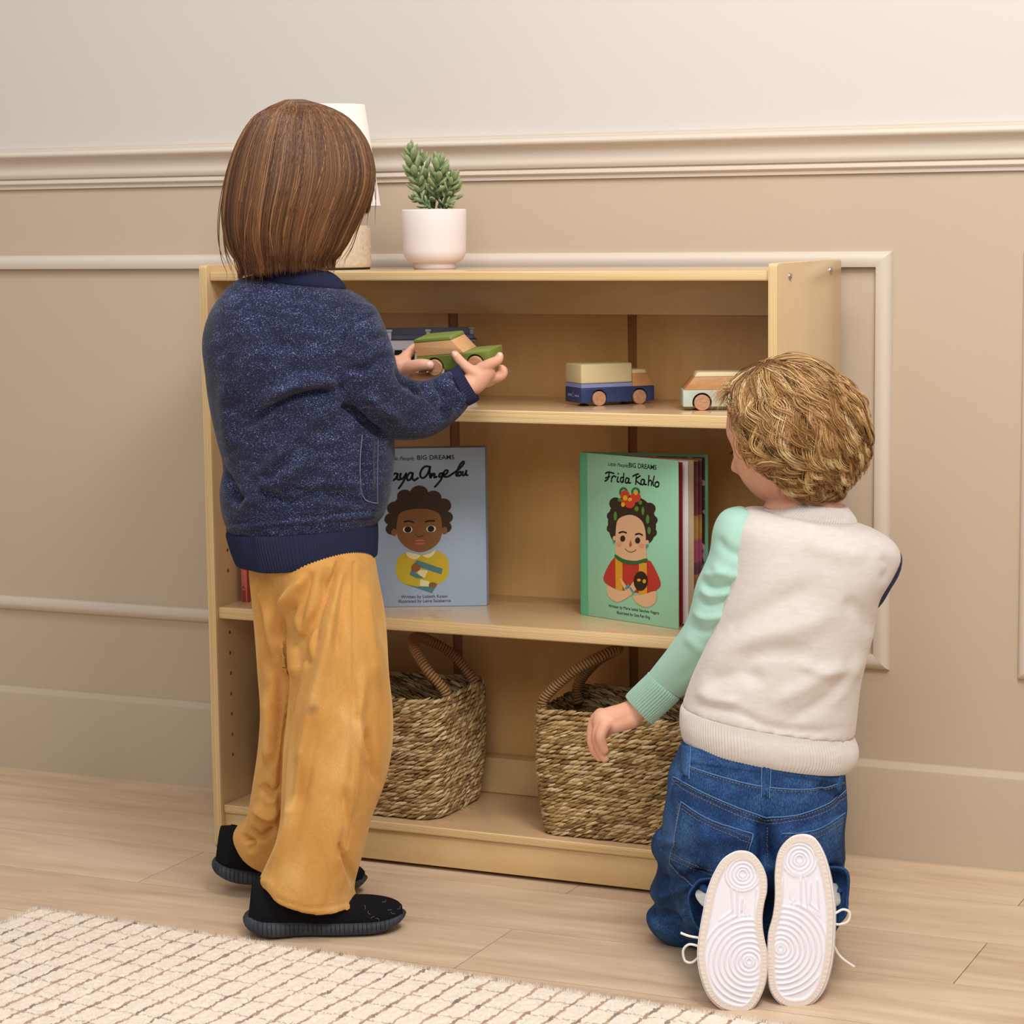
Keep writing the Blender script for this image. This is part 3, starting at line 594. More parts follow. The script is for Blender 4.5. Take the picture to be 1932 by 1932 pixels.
basket('basket', 'woven seagrass basket with raised rope handle beside the mustard trousers', .085, .3755, .028, .215, Z4, .187, .006, .036,
       [((.372, .068, .258), (.372, .165, .258), [(.345, .062, .292), (.318, .075, .318), (.300, .105, .330), (.305, .135, .325), (.340, .160, .298)])])

# ------------------------------------------------------------------ on the top board
ZT = .8908
po = at(820, 480, y=.165); px_, py_ = po[0], .165
pt = empty('potted_succulent', 'small green succulent in a smooth white pot on the bookcase top', 'potted plant', (px_, py_, ZT))
ks = 1/1163.
prof = [(.0001, .002), (.028, .002), (.0315, .0), (.0325, .0008), (.0325, .0065), (.0330, .009)]+[(.0330+(.0485-.0330)*math.sin(t), .009+.021*(1-math.cos(t))) for t in np.linspace(.25, math.pi/2, 10)]+[(.0492, .055), (.0497, .0885), (.0490, .0905), (.0478, .0908), (.0467, .0895), (.0460, .06), (.0445, .035)]+[(.03, .02), (.0001, .018)]
prof = [(r*.985, z*.985) for r, z in prof]
M_pot = Mat('pot_white', 'e9dfdb', .6, .3)
add('pot', *lathe(prof, (px_, py_, ZT), 96), M_pot, pt, sharp=60)
M_soil = Mat('soil', '4b3f33', .9, .1); M_soil.bump(M_soil.noise(300), .8, .004)
add('soil', *lathe([(.0001, .079), (.0452, .078)], (px_, py_, ZT), 48), M_soil, pt)
M_leaf = Mat('succulent_leaf', '6f8a5a', .45, .4); lv = M_leaf.attr('tint'); M_leaf.base(M_leaf.mix(lv.outputs['Fac'], lin('5d7852'), lin('a0ac78')))
M_leaf.b.inputs['Subsurface Weight'].default_value = .08; M_leaf.b.inputs['Subsurface Radius'].default_value = (.004, .006, .002)
M_stem = Mat('succulent_stem', '5d7650', .5, .3)
def leaf(o, d, up, L, Wd, curl):
    n, k = 9, 8; V = []
    d = d/np.linalg.norm(d); side = np.cross(d, up); side /= np.linalg.norm(side)+1e-9; u_ = np.cross(side, d)
    for i in range(n):
        t = i/(n-1); w_ = Wd*(.28+.72*math.sin(min(1, t/.62)*math.pi/2))*(1 if t < .62 else math.sqrt(max(0, 1-((t-.62)/.38)**1.7))) if t < .999 else 0.0
        w_ = max(w_, .00015); c = o+d*L*t+u_*curl*L*t*t
        for q in range(k):
            a = 2*math.pi*q/k; V.append(c+side*w_*math.cos(a)+u_*w_*.62*math.sin(a))
    V = np.array(V).reshape(n, k, 3); return loft(V)
LV, LT, SV = [], [], []
def PP(u, v, dy=0): return at(u, v, y=py_+dy)
stems = [([(806, 392, 0), (796, 370, -.004), (786, 340, -.010), (778, 312, -.012), (775, 284, -.012)], 27, .0235), ([(818, 392, 0), (822, 360, -.012), (826, 330, -.016), (829, 305, -.012)], 22, .0235), ([(815, 392, .01), (808, 360, .012), (800, 325, .014), (796, 300, .012)], 15, .022),
         ([(835, 392, 0), (843, 370, -.006), (850, 350, -.006), (853, 335, -.004)], 15, .020), ([(842, 392, .01), (852, 372, .008), (858, 352, .010)], 11, .019), ([(828, 392, .01), (836, 360, .02), (840, 320, .02)], 13, .021), ([(812, 393, -.02), (800, 382, -.022), (786, 372, -.02)], 10, .016), ([(840, 393, -.02), (848, 386, -.022)], 7, .014)]
for si, (pts, nl, LL) in enumerate(stems):
    C = spline([PP(*p) for p in pts], 40); SV.append(tube(C, np.linspace(.0027, .0018, 40), 8)); T_, N_, B_ = frames(C, up=(0, 1, 0))
    for i in range(nl):
        f = (.12+.88*(i/(nl-1))**.9) if nl > 1 else 1; j = min(39, int(f*39)); a = i*2.39996+si; top = f**3
        rd = N_[j]*math.cos(a)+B_[j]*math.sin(a); el_ = (.45+.5*f) if f < .93 else 1.7+.5*random.random()
        dd = rd+T_[j]*el_; L_ = LL*random.uniform(.85, 1.1)*(1-.35*max(0, f-.8)/.2)
        Vl, Fl = leaf(C[j], dd, T_[j], L_*1.05, L_*.235, .25); LV.append((Vl, Fl)); LT += [min(1, max(0, random.gauss(.4, .2)+.35*(q//8)/9)) for q in range(len(Vl))]
add('foliage', *merge(*LV), M_leaf, pt, attrs={'tint': np.array(LT)}); add('stem', *merge(*SV), M_stem, pt)
lo = at(628, 480, y=.15); lx, ly = lo[0], .15
lm = empty('table_lamp', 'small table lamp with speckled stone base behind the standing child\'s head', 'lamp', (lx, ly, ZT))
M_stone = Mat('lamp_stone', 'd9c6aa', .7, .25); sp_ = M_stone.noise(170, detail=3, rough=.7); big = M_stone.noise(14)
M_stone.base(M_stone.ramp(M_stone.math('ADD', sp_, M_stone.math('MULTIPLY', M_stone.math('SUBTRACT', big, .5), .35)), [(.28, '9c8462'), (.36, 'd6c2a4'), (.7, 'e4d5bd')])); M_stone.bump(sp_, .3, .001)
add('lamp_base', *lathe([(.0001, .0025), (.0575, .0025), (.0585, .004), (.059, .008), (.0588, .056), (.058, .063), (.0555, .0665), (.0001, .068)], (lx, ly, ZT), 80), M_stone, lm, sharp=60)
add('base_pad', *lathe([(.0001, 0), (.057, 0), (.057, .0026), (.0001, .0026)], (lx, ly, ZT), 48), Mat('felt_dark', '2c3324', .9, .1), lm, sharp=40)
add('neck', *lathe([(.006, .066), (.006, .12), (.0001, .12)], (lx, ly, ZT), 16), Mat('lamp_brass', 'b08d57', .35, .5, Metallic=.8), lm, sharp=40)
n = 360; rr_ = []
for r_, z_ in ((.0745, .096), (.0740, .0965), (.0528, .249), (.0523, .2495)):
    rr_.append([(lx+(r_+.0006*(1 if (i//2) % 2 else -1))*math.cos(2*math.pi*i/n), ly+(r_+.0006*(1 if (i//2) % 2 else -1))*math.sin(2*math.pi*i/n), ZT+z_) for i in range(n)])
V, F = loft(rr_, cap=False); M_shade = Mat('lamp_shade_fabric', 'f0e4dc', .8, .2)
sh = add('lamp_shade', V, F, M_shade, lm); sm_ = sh.modifiers.new('s', 'SOLIDIFY'); sm_.thickness = .001
# ------------------------------------------------------------------ rug
rg = empty('rug', 'cream shaggy rug with thin brown grid lines, on the floor in the foreground', 'rug', (.6, -.8, 0))
ra = math.atan2(-.4537+.3982, .9518+.0422); RO = np.array([-.046, -.3985, 0]); rxv = np.array([math.cos(ra), math.sin(ra), 0]); ryv = np.array([math.sin(ra), -math.cos(ra), 0])
def ruglines(m):
    v = m.coord((1, 1, 1), 'Object'); q = m.n('ShaderNodeMapping'); q.vector_type = 'POINT'
    q.inputs['Location'].default_value = (0, 0, 0); q.inputs['Rotation'].default_value = (0, 0, -ra); m.l(v, q.inputs[0]); s_ = m.sep(q.outputs[0])
    wob = m.noise(1, m.coord((38, 38, 38)), 3); w2 = m.math('MULTIPLY', m.math('SUBTRACT', wob, .5), .010)
    hf = m.noise(1, m.coord((300, 300, 300)), 2); w3 = m.math('MULTIPLY', m.math('SUBTRACT', hf, .5), .006)
    fx = m.math('PINGPONG', m.math('ADD', m.math('ADD', s_[0], w2), w3), .0165)      # 0 at a line, one every 29 mm
    fy = m.math('PINGPONG', m.math('ADD', m.math('ADD', s_[1], m.math('MULTIPLY', w2, .7)), w3), .0262)
    seg = m.noise(1, m.coord((9, 22, 1)), 2, .7)
    lx = m.math('LESS_THAN', fx, m.math('ADD', .0011, m.math('MULTIPLY', seg, .0026)))
    dots = m.noise(1, m.coord((210, 40, 1)), 1); ly = m.math('MULTIPLY', m.math('LESS_THAN', fy, .0017), m.math('GREATER_THAN', dots, .42))
    cl = m.ramp(seg, [(.38, 'c09a78'), (.52, '9c7052'), (.62, '644640')])
    fz = m.noise(1, m.coord((420, 420, 420)), 2)
    base = m.ramp(fz, [(.3, 'ead9c4'), (.7, 'f8ebda')])
    c = m.mix(m.math('MULTIPLY', ly, .5), base, lin('8a6a62')); c = m.mix(m.math('MULTIPLY', lx, .8), c, cl); m.base(c); return m
M_rug = ruglines(Mat('rug_wool', 'efe3d3', .95, .05))
M_rug.b.inputs['Sheen Weight'].default_value = .25
xs = np.r_[np.arange(0, 1.62, .0028), np.arange(1.62, 2.6, .04)]; ys = np.r_[np.arange(0, .50, .0028), np.arange(.5, 1.6, .04)]
X, Y = np.meshgrid(xs, ys); hN = rng.normal(0, 1, X.shape); hN = (hN+np.roll(hN, 1, 0)+np.roll(hN, 1, 1)+np.roll(hN, -1, 0))/4
edge = np.minimum(np.minimum(X, Y), .012)/.012; Z = (.0085+.0016*hN)*np.sqrt(edge)+.0005
jx = rng.normal(0, .0012, X.shape)*(Y < .004); jy = rng.normal(0, .0012, X.shape)*(Y < .004)
Vr = RO+X[..., None]*rxv+(Y+jy)[..., None]*ryv+Z[..., None]*UP; ny_, nx_ = X.shape; i0 = (np.arange(ny_-1)[:, None]*nx_+np.arange(nx_-1)[None]).ravel()
Fr = np.stack([i0, i0+nx_, i0+nx_+1, i0+1], 1); add('pile', Vr.reshape(-1, 3), Fr, M_rug, rg, kind='stuff')
nt = 70000; tx = rng.uniform(-.001, 1.55, nt); ty = rng.uniform(-.002, .46, nt)**1.0; k_ = nt//12; ty[:k_] = rng.uniform(-.003, .006, k_); tx[k_:k_+1500] = rng.uniform(-.003, .005, 1500)
th_ = rng.uniform(.0065, .0125, nt); lean_ = rng.normal(0, .0028, (nt, 2)); a_ = rng.uniform(0, 6.28, nt); rr0 = rng.uniform(.0006, .0012, nt)
Bs = RO+tx[:, None]*rxv+ty[:, None]*ryv; Tp = Bs+lean_[:, :1]*rxv+lean_[:, 1:]*ryv+th_[:, None]*UP
tri = [Bs+(np.cos(a_+q)*rr0)[:, None]*rxv+(np.sin(a_+q)*rr0)[:, None]*ryv+UP*.0015 for q in (0, 2.1, 4.2)]
Vt = np.stack(tri+[Tp], 1).reshape(-1, 3); b_ = np.arange(nt)*4; Ft = np.concatenate([np.stack([b_, b_+1, b_+3], 1), np.stack([b_+1, b_+2, b_+3], 1), np.stack([b_+2, b_, b_+3], 1)])
add('tufts', Vt, Ft, M_rug, rg, kind='stuff')

# ------------------------------------------------------------------ figure tools
from mathutils.bvhtree import BVHTree
def pixel(V):
    d = np.asarray(V)-CAM; z = d@CF; return 966+FPX*(d@CR)/z, 966-FPX*(d@CU)/z
class Fig:
    def __init__(s, base): s.b = base
    def p(s, u, v, w): return at(u, v, g=(s.b, w))
    def rings(s, keys, n=40, k=56, p=2.2, rib=0, amp=0, jit=None):
        """keys: (Lu,Lv,Ru,Rv,w,half) silhouette pairs -> interpolated closed rings"""
        K = spline(np.array(keys, float), n) if len(keys) > 1 else np.array(keys, float); t = np.linspace(0, 2*np.pi, k, endpoint=False)
        ct, st_ = np.cos(t), np.sin(t); e = 2/p; X = np.sign(ct)*abs(ct)**e; Y = np.sign(st_)*abs(st_)**e; out = []
        for q in K:
            A, B = s.p(q[0], q[1], q[4]), s.p(q[2], q[3], q[4]); c = (A+B)/2; h = (B-A)/2
            m = 1+(amp*np.sin(t*rib)/np.linalg.norm(h) if rib else 0); out.append(c+h*(X*m)[:, None]+FH*(Y*m*q[5])[:, None])
        return np.array(out)
    def limb(s, keys, **k): return loft(s.rings(keys, **k))
    def chain(s, pts, k=14, n=None):
        """(u,v,w,radius px) tube with rounded ends"""
        P = np.array([s.p(a, b, c) for a, b, c, _ in pts]); R = np.array([q[3] for q in pts])/(FPX/np.array([(x-CAM)@CF for x in P]))
        n = n or 8*len(pts); C = spline(np.c_[P, R], n) if len(pts) > 1 else np.c_[P, R]; P, R = C[:, :3], C[:, 3]
        d0 = P[0]-P[1]; d0 /= np.linalg.norm(d0); d1 = P[-1]-P[-2]; d1 /= np.linalg.norm(d1); e = np.linspace(0, math.pi/2, 6)[1:-1]
        P = np.r_[[P[0]+d0*R[0]*math.sin(x) for x in e[::-1]], P, [P[-1]+d1*R[-1]*math.sin(x) for x in e]]; R = np.r_[[R[0]*math.cos(x) for x in e[::-1]], R, [R[-1]*math.cos(x) for x in e]]
        return tube(P, R, k)
def fuse(parts, voxel, smooth=4, fac=.5):
    V, F = merge(*parts); me = bpy.data.meshes.new('t'); me.from_pydata(V.tolist(), [], F); bm = bmesh.new(); bm.from_mesh(me); bmesh.ops.recalc_face_normals(bm, faces=bm.faces); bm.to_mesh(me); bm.free()
    o = bpy.data.objects.new('t', me); COL.objects.link(o); m = o.modifiers.new('r', 'REMESH'); m.mode = 'VOXEL'; m.voxel_size = voxel
    if smooth: q = o.modifiers.new('s', 'SMOOTH'); q.iterations = smooth; q.factor = fac
    dg = bpy.context.evaluated_depsgraph_get(); dg.update(); me2 = bpy.data.meshes.new_from_object(o.evaluated_get(dg))
    V = np.empty(len(me2.vertices)*3); me2.vertices.foreach_get('co', V); V = V.reshape(-1, 3)
    L = np.empty(len(me2.loops), np.int32); me2.loops.foreach_get('vertex_index', L); F = L.reshape(-1, 4); bpy.data.objects.remove(o); return V, F
def normals(V, F):
    F = np.asarray(F); n = np.cross(V[F[:, 2]]-V[F[:, 0]], V[F[:, 3]]-V[F[:, 1]]); N = np.zeros_like(V)
    for i in range(4): np.add.at(N, F[:, i], n)
    return N/(np.linalg.norm(N, axis=1)[:, None]+1e-12)
def seg_dist(u, v, P):
    """distance in px to a polyline and the position along it (0..1)"""
    P = np.array(P, float); D = np.full(len(u), 1e9); S_ = np.zeros(len(u)); sg = np.zeros(len(u)); ln = np.r_[0, np.cumsum(np.linalg.norm(np.diff(P, axis=0), axis=1))]
    for i in range(len(P)-1):
        a, b = P[i], P[i+1]; d = b-a; L2 = d@d; t = np.clip(((u-a[0])*d[0]+(v-a[1])*d[1])/L2, 0, 1); x, y = a[0]+t*d[0]-u, a[1]+t*d[1]-v
        q = np.hypot(x, y); m = q < D; D[m] = q[m]; S_[m] = ((ln[i]+t*math.sqrt(L2))/ln[-1])[m]; sg[m] = np.sign(d[0]*(v-a[1])-d[1]*(u-a[0]))[m]
    return D, S_, sg
def folds(V, F, fl, noise_amp=0, nscale=10):
    """press creases (negative) and ridges (positive) into the cloth; step=True makes a one-sided overlap"""
    N = normals(V, F); u, v = pixel(V); face = np.clip(-(N@CF)*1.6, 0, 1); D = np.zeros(len(V))
    for q in fl:
        P, wd, am = q[:3]; P = spline(P, 5*len(P)) if len(P) > 2 else np.array(P, float); lo, hi = P.min(0)-wd*3, P.max(0)+wd*3
        ix = np.where((u > lo[0]) & (u < hi[0]) & (v > lo[1]) & (v < hi[1]) & (face > 0))[0]
        if not len(ix): continue
        d, s_, sg = seg_dist(u[ix], v[ix], P); tp = np.clip(np.minimum(s_, 1-s_)*5, 0, 1) if not (len(q) > 3 and q[3] == 'seam') else 1.
        if len(q) > 3 and q[3] == 'L': g = np.exp(-(d/wd)**2)*(sg > 0)+np.exp(-(d/(wd*.35))**2)*(sg <= 0)
        elif len(q) > 3 and q[3] == 'R': g = np.exp(-(d/wd)**2)*(sg < 0)+np.exp(-(d/(wd*.35))**2)*(sg >= 0)
        else: g = np.exp(-(d/wd)**2)
        D[ix] += am*g*tp
    V = V+N*(np.clip(D, -.013, .014)*face)[:, None]
    if noise_amp: V = V+N*np.array([mnoise.noise(Vector(x)*nscale) for x in V.tolist()])[:, None]*noise_amp
    return V
class Surf:
    def __init__(s, V, F): s.t = BVHTree.FromPolygons(V.tolist(), [list(map(int, f)) for f in F])
    def hit(s, u, v, off=.001):
        d = CF+CR*(u-966)/FPX-CU*(v-966)/FPX; d = d/np.linalg.norm(d); q = s.t.ray_cast(Vector(CAM), Vector(d))
        if q[0] is None: return None
        n = np.array(q[1]); n = n if n@d < 0 else -n; return np.array(q[0])+n*off
    def line(s, pts, off=.0008, n=None):
        P = spline(pts, n or 10*len(pts)) if len(pts) > 2 else np.array(pts[0])+(np.array(pts[1])-np.array(pts[0]))*np.linspace(0, 1, n or 20)[:, None]
        H = [s.hit(a, b, off) for a, b in P]; return np.array([h for h in H if h is not None])
    def patch(s, quad, nu=24, nv=24, off=.0015, edge=.25):
        """quad: four pixel polylines corners TL TR BR BL (bilinear) draped on the surface with thickness"""
        TL, TR, BR, BL = map(np.array, quad); G = np.zeros((nv, nu, 3)); last = None
        for j in range(nv):
            for i in range(nu):
                a, b = i/(nu-1), j/(nv-1); q = (TL*(1-a)+TR*a)*(1-b)+(BL*(1-a)+BR*a)*b; e = min(i, j, nu-1-i, nv-1-j)
                h = s.hit(q[0], q[1], off if e > 0 else -.0012); G[j, i] = h if h is not None else last; last = G[j, i]
        F = [(j*nu+i, j*nu+i+1, (j+1)*nu+i+1, (j+1)*nu+i) for j in range(nv-1) for i in range(nu-1)]; return G.reshape(-1, 3), F
def stitch(surf, lines, r=.00034, dash=.0030, gap=.0012, off=.0008):
    out = []
    for L in lines:
        P = surf.line(L, off, 60)
        if len(P) < 3: continue
        s_ = np.r_[0, np.cumsum(np.linalg.norm(np.diff(P, axis=0), axis=1))]; x = 0
        while x+dash < s_[-1]:
            q = np.linspace(x, x+dash, 4); out.append(tube(np.stack([np.interp(q, s_, P[:, i]) for i in range(3)], 1), [r*.5, r, r, r*.5], 5)); x += dash+gap
    return merge(*out)
def head_mesh(c, fwd, up, sc=(1, 1, 1), ear=True, jaw=.26):
    """a child's head: skull, cheeks, brow, eye sockets, nose, lips, chin, ears"""
    fwd = fwd/np.linalg.norm(fwd); up = up-fwd*(up@fwd); up /= np.linalg.norm(up); lf = np.cross(up, fwd); n, k = 90, 120; V = []
    for i in range(n+1):
        ph = math.pi*i/n
        for j in range(k):
            t = 2*math.pi*j/k; x, y, z = math.sin(ph)*math.cos(t), math.sin(ph)*math.sin(t), math.cos(ph)
            px_ = .083*x; py_2 = .070*y; pz = .086*z
            if x < 0: px_ *= 1.06
            if z < 0:                      # lower face narrows to the chin, back of the skull pulls in
                f_ = -z; py_2 *= 1-.18*f_**1.8; px_ *= (1-.10*f_**2) if x > 0 else (1-.42*f_**1.3)
                if x > 0: b_ = 1+jaw*x*f_; pz *= b_; px_ *= 1+(b_-1)*.8
            g = lambda a, b, s_, am: am*math.exp(-(((y*.07-a)/s_)**2+((pz-b)/s_)**2)) if x > 0 else 0
            dx = g(0, -.018, .0095, .013)+g(0, -.008, .007, .005)+g(0, .004, .008, .002)      # nose
            dx += g(.008, -.021, .006, .003)+g(-.008, -.021, .006, .003)
            dx -= g(.026, .004, .012, .006)+g(-.026, .004, .012, .006)                          # sockets
            dx += g(.025, .020, .015, .0015)+g(-.025, .020, .015, .0015)+g(0, -.040, .011, .0045)-g(0, -.050, .006, .002)+g(0, -.064, .016, .005)
            dy = (.004*math.exp(-((pz+.03)/.022)**2-((x-.55)/.35)**2))*(1 if y > 0 else -1)     # cheeks
            V.append(c+fwd*(px_+dx)*sc[0]+lf*(py_2+dy)*sc[1]+up*pz*sc[2])
    F = [(i*k+j, i*k+(j+1) % k, (i+1)*k+(j+1) % k, (i+1)*k+j) for i in range(n) for j in range(k)]; out = [(np.array(V), F)]
    if ear:
        for s_ in (1, -1):
            e0 = c-fwd*.014*sc[0]+lf*s_*.0665*sc[1]-up*.030; a = np.linspace(0, 2*np.pi, 26)
            rim = [e0+fwd*(.013*math.cos(t)-.004)+up*.021*math.sin(t)+lf*s_*(.006-.006*math.cos(t)) for t in a[:-1]]
            out.append(tube(rim, .0038, 8, closed=True)); out.append(tube([e0-fwd*.004-up*.012, e0-fwd*.004+up*.010], [.0095, .0105], 10))
    return out, (fwd, up, lf)

# ------------------------------------------------------------------ materials: people
def skin(n, c):
    m = Mat(n, c, .48, .35); m.b.inputs['Subsurface Weight'].default_value = .25; m.b.inputs['Subsurface Radius'].default_value = (.012, .005, .003); m.b.inputs['Subsurface Scale'].default_value = 1.
    m.base(m.mix(m.noise(45, detail=3), lin(c), lin('dd9f84'), 'MIX')) ; return m
M_skin1 = skin('skin_tan', 'e0b093'); M_skin2 = skin('skin_fair', 'ecb798'); M_nail = Mat('nail', 'edc0b2', .3, .5)
def cloth(n, c, c2=None, sc=900, bumpy=.25, sheen=.2, rough=.9, dist=.0006):
    m = Mat(n, c, rough, .12); m.b.inputs['Sheen Weight'].default_value = sheen; m.b.inputs['Sheen Roughness'].default_value = .5; m.b.inputs['Sheen Tint'].default_value = lin(c2 or c)
    f = m.noise(sc, detail=2, rough=.7)
    if c2: m.base(m.mix(f, lin(c), lin(c2)))
    m.bump(f, bumpy, dist); return m
M_jack = Mat('jacket_heather_navy', '2b3048', .92, .1); v = M_jack.coord((520, 520, 900)); f1 = M_jack.noise(1, v, 2, .6); f2 = M_jack.noise(1, M_jack.coord((30, 30, 90)), 3)
M_jack.base(M_jack.ramp(M_jack.math('ADD', f1, M_jack.math('MULTIPLY', M_jack.math('SUBTRACT', f2, .5), .28)), [(.46, '1f2233'), (.56, '2d3350'), (.65, '4a5579'), (.76, '95a2c4')]))
M_jack.bump(M_jack.noise(900, detail=2), .3, .0006); M_jack.b.inputs['Sheen Weight'].default_value = .12
M_jrib = cloth('jacket_rib_navy', '20233a', '2b3049', 600, .2, .1)
M_pant = Mat('velour_mustard', 'c8924a', .95, .05); M_pant.b.inputs['Sheen Weight'].default_value = .55; M_pant.b.inputs['Sheen Roughness'].default_value = .45; M_pant.b.inputs['Sheen Tint'].default_value = lin('f0c88c')
pf = M_pant.noise(700, detail=2, rough=.7); pg = M_pant.noise(16, M_pant.coord((1, 1, .45)), 4, .6, .6)
M_pant.base(M_pant.ramp(M_pant.math('ADD', M_pant.math('MULTIPLY', pg, .7), M_pant.math('MULTIPLY', pf, .3)), [(.34, 'c28a45'), (.52, 'd09c56'), (.66, 'ddb070')])); M_pant.bump(pf, .5, .0009)
M_shoe = cloth('knit_black', '0e0e10', '1b1b1e', 1200, .5, .15); M_sole = Mat('rubber_slate', '2e3138', .6, .3); M_sole.base(M_sole.ramp(M_sole.noise(30), [(.35, '292c33'), (.7, '41454d')]))
M_cream = cloth('sweater_cream', 'e4dad2', 'eee6df', 700, .3, .3); hn = M_cream.noise(60, M_cream.coord((1, 1, 4)), 4); M_cream.base(M_cream.mix(hn, lin('c9beb4'), lin('dcd5cf')))
M_mint = cloth('sweater_mint', '9cc8b6', 'b4d7ca', 700, .3, .3); M_navy2 = cloth('sweater_navy', '303a5c', '3d4870', 700, .3, .2)
M_denim = Mat('denim', '2b4a7a', .85, .15); v = M_denim.coord((900, 900, 300)); d1_ = M_denim.noise(1, v, 2, .6); d2_ = M_denim.noise(14, detail=5, rough=.6, dist=.4)
M_denim.base(M_denim.ramp(M_denim.math('ADD', M_denim.math('MULTIPLY', d1_, .45), M_denim.math('MULTIPLY', d2_, .55)), [(.36, '192a4a'), (.5, '264370'), (.64, '466c9a')])); M_denim.bump(d1_, .35, .0006)
M_denl = Mat('denim_worn_edge', '5d83ac', .9, .1); M_thread = Mat('stitch_thread', '9a7850', .7, .2)
M_white = Mat('sneaker_white', 'ece9ef', .5, .4); M_rimw = Mat('sneaker_rim', 'e3d6cb', .6, .3); M_lace = cloth('lace_white', 'e9e2d8', 'f3eee6', 900, .3)
M_sock = cloth('sock_grey', 'a9a5a0', 'c8c5bf', 400, .8)
def hairmat(n, cols):
    m = Mat(n, '5a3a22', .38, .35); a = m.attr('tint'); s_ = m.ramp(a.outputs['Fac'], cols); m.base(s_); m.b.inputs['Anisotropic'].default_value = 0; return m
M_hair1 = hairmat('hair_brown', [(0, '3b2415'), (.35, '5d3c24'), (.65, '7d5433'), (1, 'b0804e')]); M_hair2 = hairmat('hair_blond', [(0, '5e3d1e'), (.35, '9b6c3a'), (.65, 'cfa467'), (1, 'f8e2ae')])
M_hb1 = Mat('hair_base_brown', '432a19', .6, .2); M_hb2 = Mat('hair_base_blond', '5f4022', .7, .2)
# ------------------------------------------------------------------ standing child
f1 = Fig(B1); P1 = empty('person', 'child with brown bob, navy jacket and mustard trousers, standing and holding a toy car', 'person', (.32, -.26, 0))
torso = [(474, 520, 648, 543, .0, .058), (438, 532, 686, 561, -.002, .074), (412, 562, 706, 585, -.004, .088), (392, 602, 716, 622, -.006, .098), (382, 655, 722, 682, -.006, .104), (389, 722, 730, 742, -.004, .106), (400, 780, 738, 792, 0, .106), (411, 832, 743, 842, 0, .106), (421, 878, 744, 880, 0, .105), (415, 930, 737, 930, 0, .105), (420, 975, 724, 968, 0, .102), (434, 1004, 708, 988, 0, .098)]
arm = [(650, 560, 705, 572, -.02, .036), (640, 590, 718, 592, -.035, .042), (632, 640, 731, 630, -.055, .046), (631, 700, 743, 668, -.065, .046), (648, 762, 752, 700, -.062, .045), (690, 806, 774, 713, -.045, .043), (744, 829, 797, 717, -.022, .041), (797, 826, 816, 713, -.0, .039), (838, 808, 834, 706, .02, .036), (866, 787, 850, 701, .035, .033), (886, 764, 852, 702, .045, .030)]
armL = [(430, 560, 520, 560, .03, .04), (440, 620, 540, 600, .08, .042), (480, 690, 560, 640, .12, .042), (540, 740, 590, 665, .14, .04), (610, 745, 630, 668, .145, .038), (680, 725, 680, 660, .135, .033), (722, 712, 718, 660, .125, .028)]
V, F = fuse([f1.limb(torso, n=60, k=64), f1.limb(arm, n=60, k=44, p=2.1), f1.limb(armL, n=40, k=36)], .0031, 6)
JF = [([(716, 592), (676, 604), (650, 632), (637, 672), (634, 705), (646, 744)], 4, -.0035, 'seam'), ([(716, 586), (672, 598), (645, 628), (631, 672), (628, 705)], 6, .002, 'seam'),
      ([(645, 742), (600, 742), (548, 755), (500, 782), (470, 812)], 14, -.009, 'L'), ([(640, 725), (590, 722), (540, 735), (490, 762)], 18, .006), ([(648, 760), (600, 790), (540, 850), (478, 905)], 16, .005),
      ([(640, 765), (665, 780), (700, 812), (730, 826)], 10, -.013, 'R'), ([(420, 900), (445, 940), (520, 925), (600, 925)], 10, -.004), ([(470, 905), (540, 950), (600, 930), (690, 950)], 12, -.006), ([(440, 960), (530, 905), (590, 850)], 18, .006), ([(415, 880), (440, 925), (455, 960)], 9, -.006),
      ([(860, 700), (876, 722), (880, 752), (872, 770)], 5, -.005, 'seam'), ([(838, 704), (858, 722), (864, 750), (860, 780)], 8, -.006), ([(815, 712), (832, 735), (838, 762), (832, 795)], 7, -.0045), ([(792, 716), (806, 735), (812, 760)], 7, -.004), ([(770, 715), (785, 735), (800, 748)], 8, -.005), ([(825, 700), (845, 715), (852, 745), (846, 775)], 6, .003), ([(850, 700), (870, 718), (874, 748), (866, 780)], 6, .003),
      ([(745, 690), (756, 712), (775, 735)], 7, -.005), ([(735, 660), (700, 690), (655, 700)], 9, -.004), ([(728, 630), (690, 640)], 8, -.003), ([(718, 600), (728, 622), (724, 640)], 6, -.003), ([(760, 790), (720, 770), (690, 740)], 10, .004),
      ([(641, 745), (640, 850), (642, 930), (640, 975)], 3, -.0016, 'seam'), ([(688, 822), (684, 870), (686, 925), (690, 945)], 3, -.005, 'seam'), ([(700, 815), (698, 870), (700, 930)], 7, .0025), ([(450, 500), (480, 516), (545, 522), (600, 520), (650, 541)], 3, -.003, 'seam'),
      ([(480, 580), (520, 640), (560, 660)], 22, -.003), ([(430, 700), (425, 780), (440, 850)], 20, .003), ([(500, 620), (470, 700), (460, 760)], 25, .003), ([(434, 997), (560, 985), (705, 972)], 4, .003, 'seam'), ([(434, 988), (560, 976), (705, 964)], 3, -.0022, 'seam')]
JF = [(q[0], q[1]*.8, q[2]*(1.3 if 'seam' in q else 2.1), *q[3:]) for q in JF]; V = folds(V, F, JF, .003, 13); jsurf = Surf(V, F)
jk = add('jacket', V, F, M_jack, P1)
cuffk = [(885, 765, 851, 701, .044, .029), (892, 761, 855, 696, .048, .0295), (898, 758, 860, 691, .053, .029), (904, 753, 865, 687, .058, .0275), (903, 751, 866, 690, .0585, .024), (896, 748, 862, 695, .055, .022)]
add('cuff', *f1.limb(cuffk, n=16, k=420, p=2.1, rib=42, amp=.0006), M_jrib, jk)
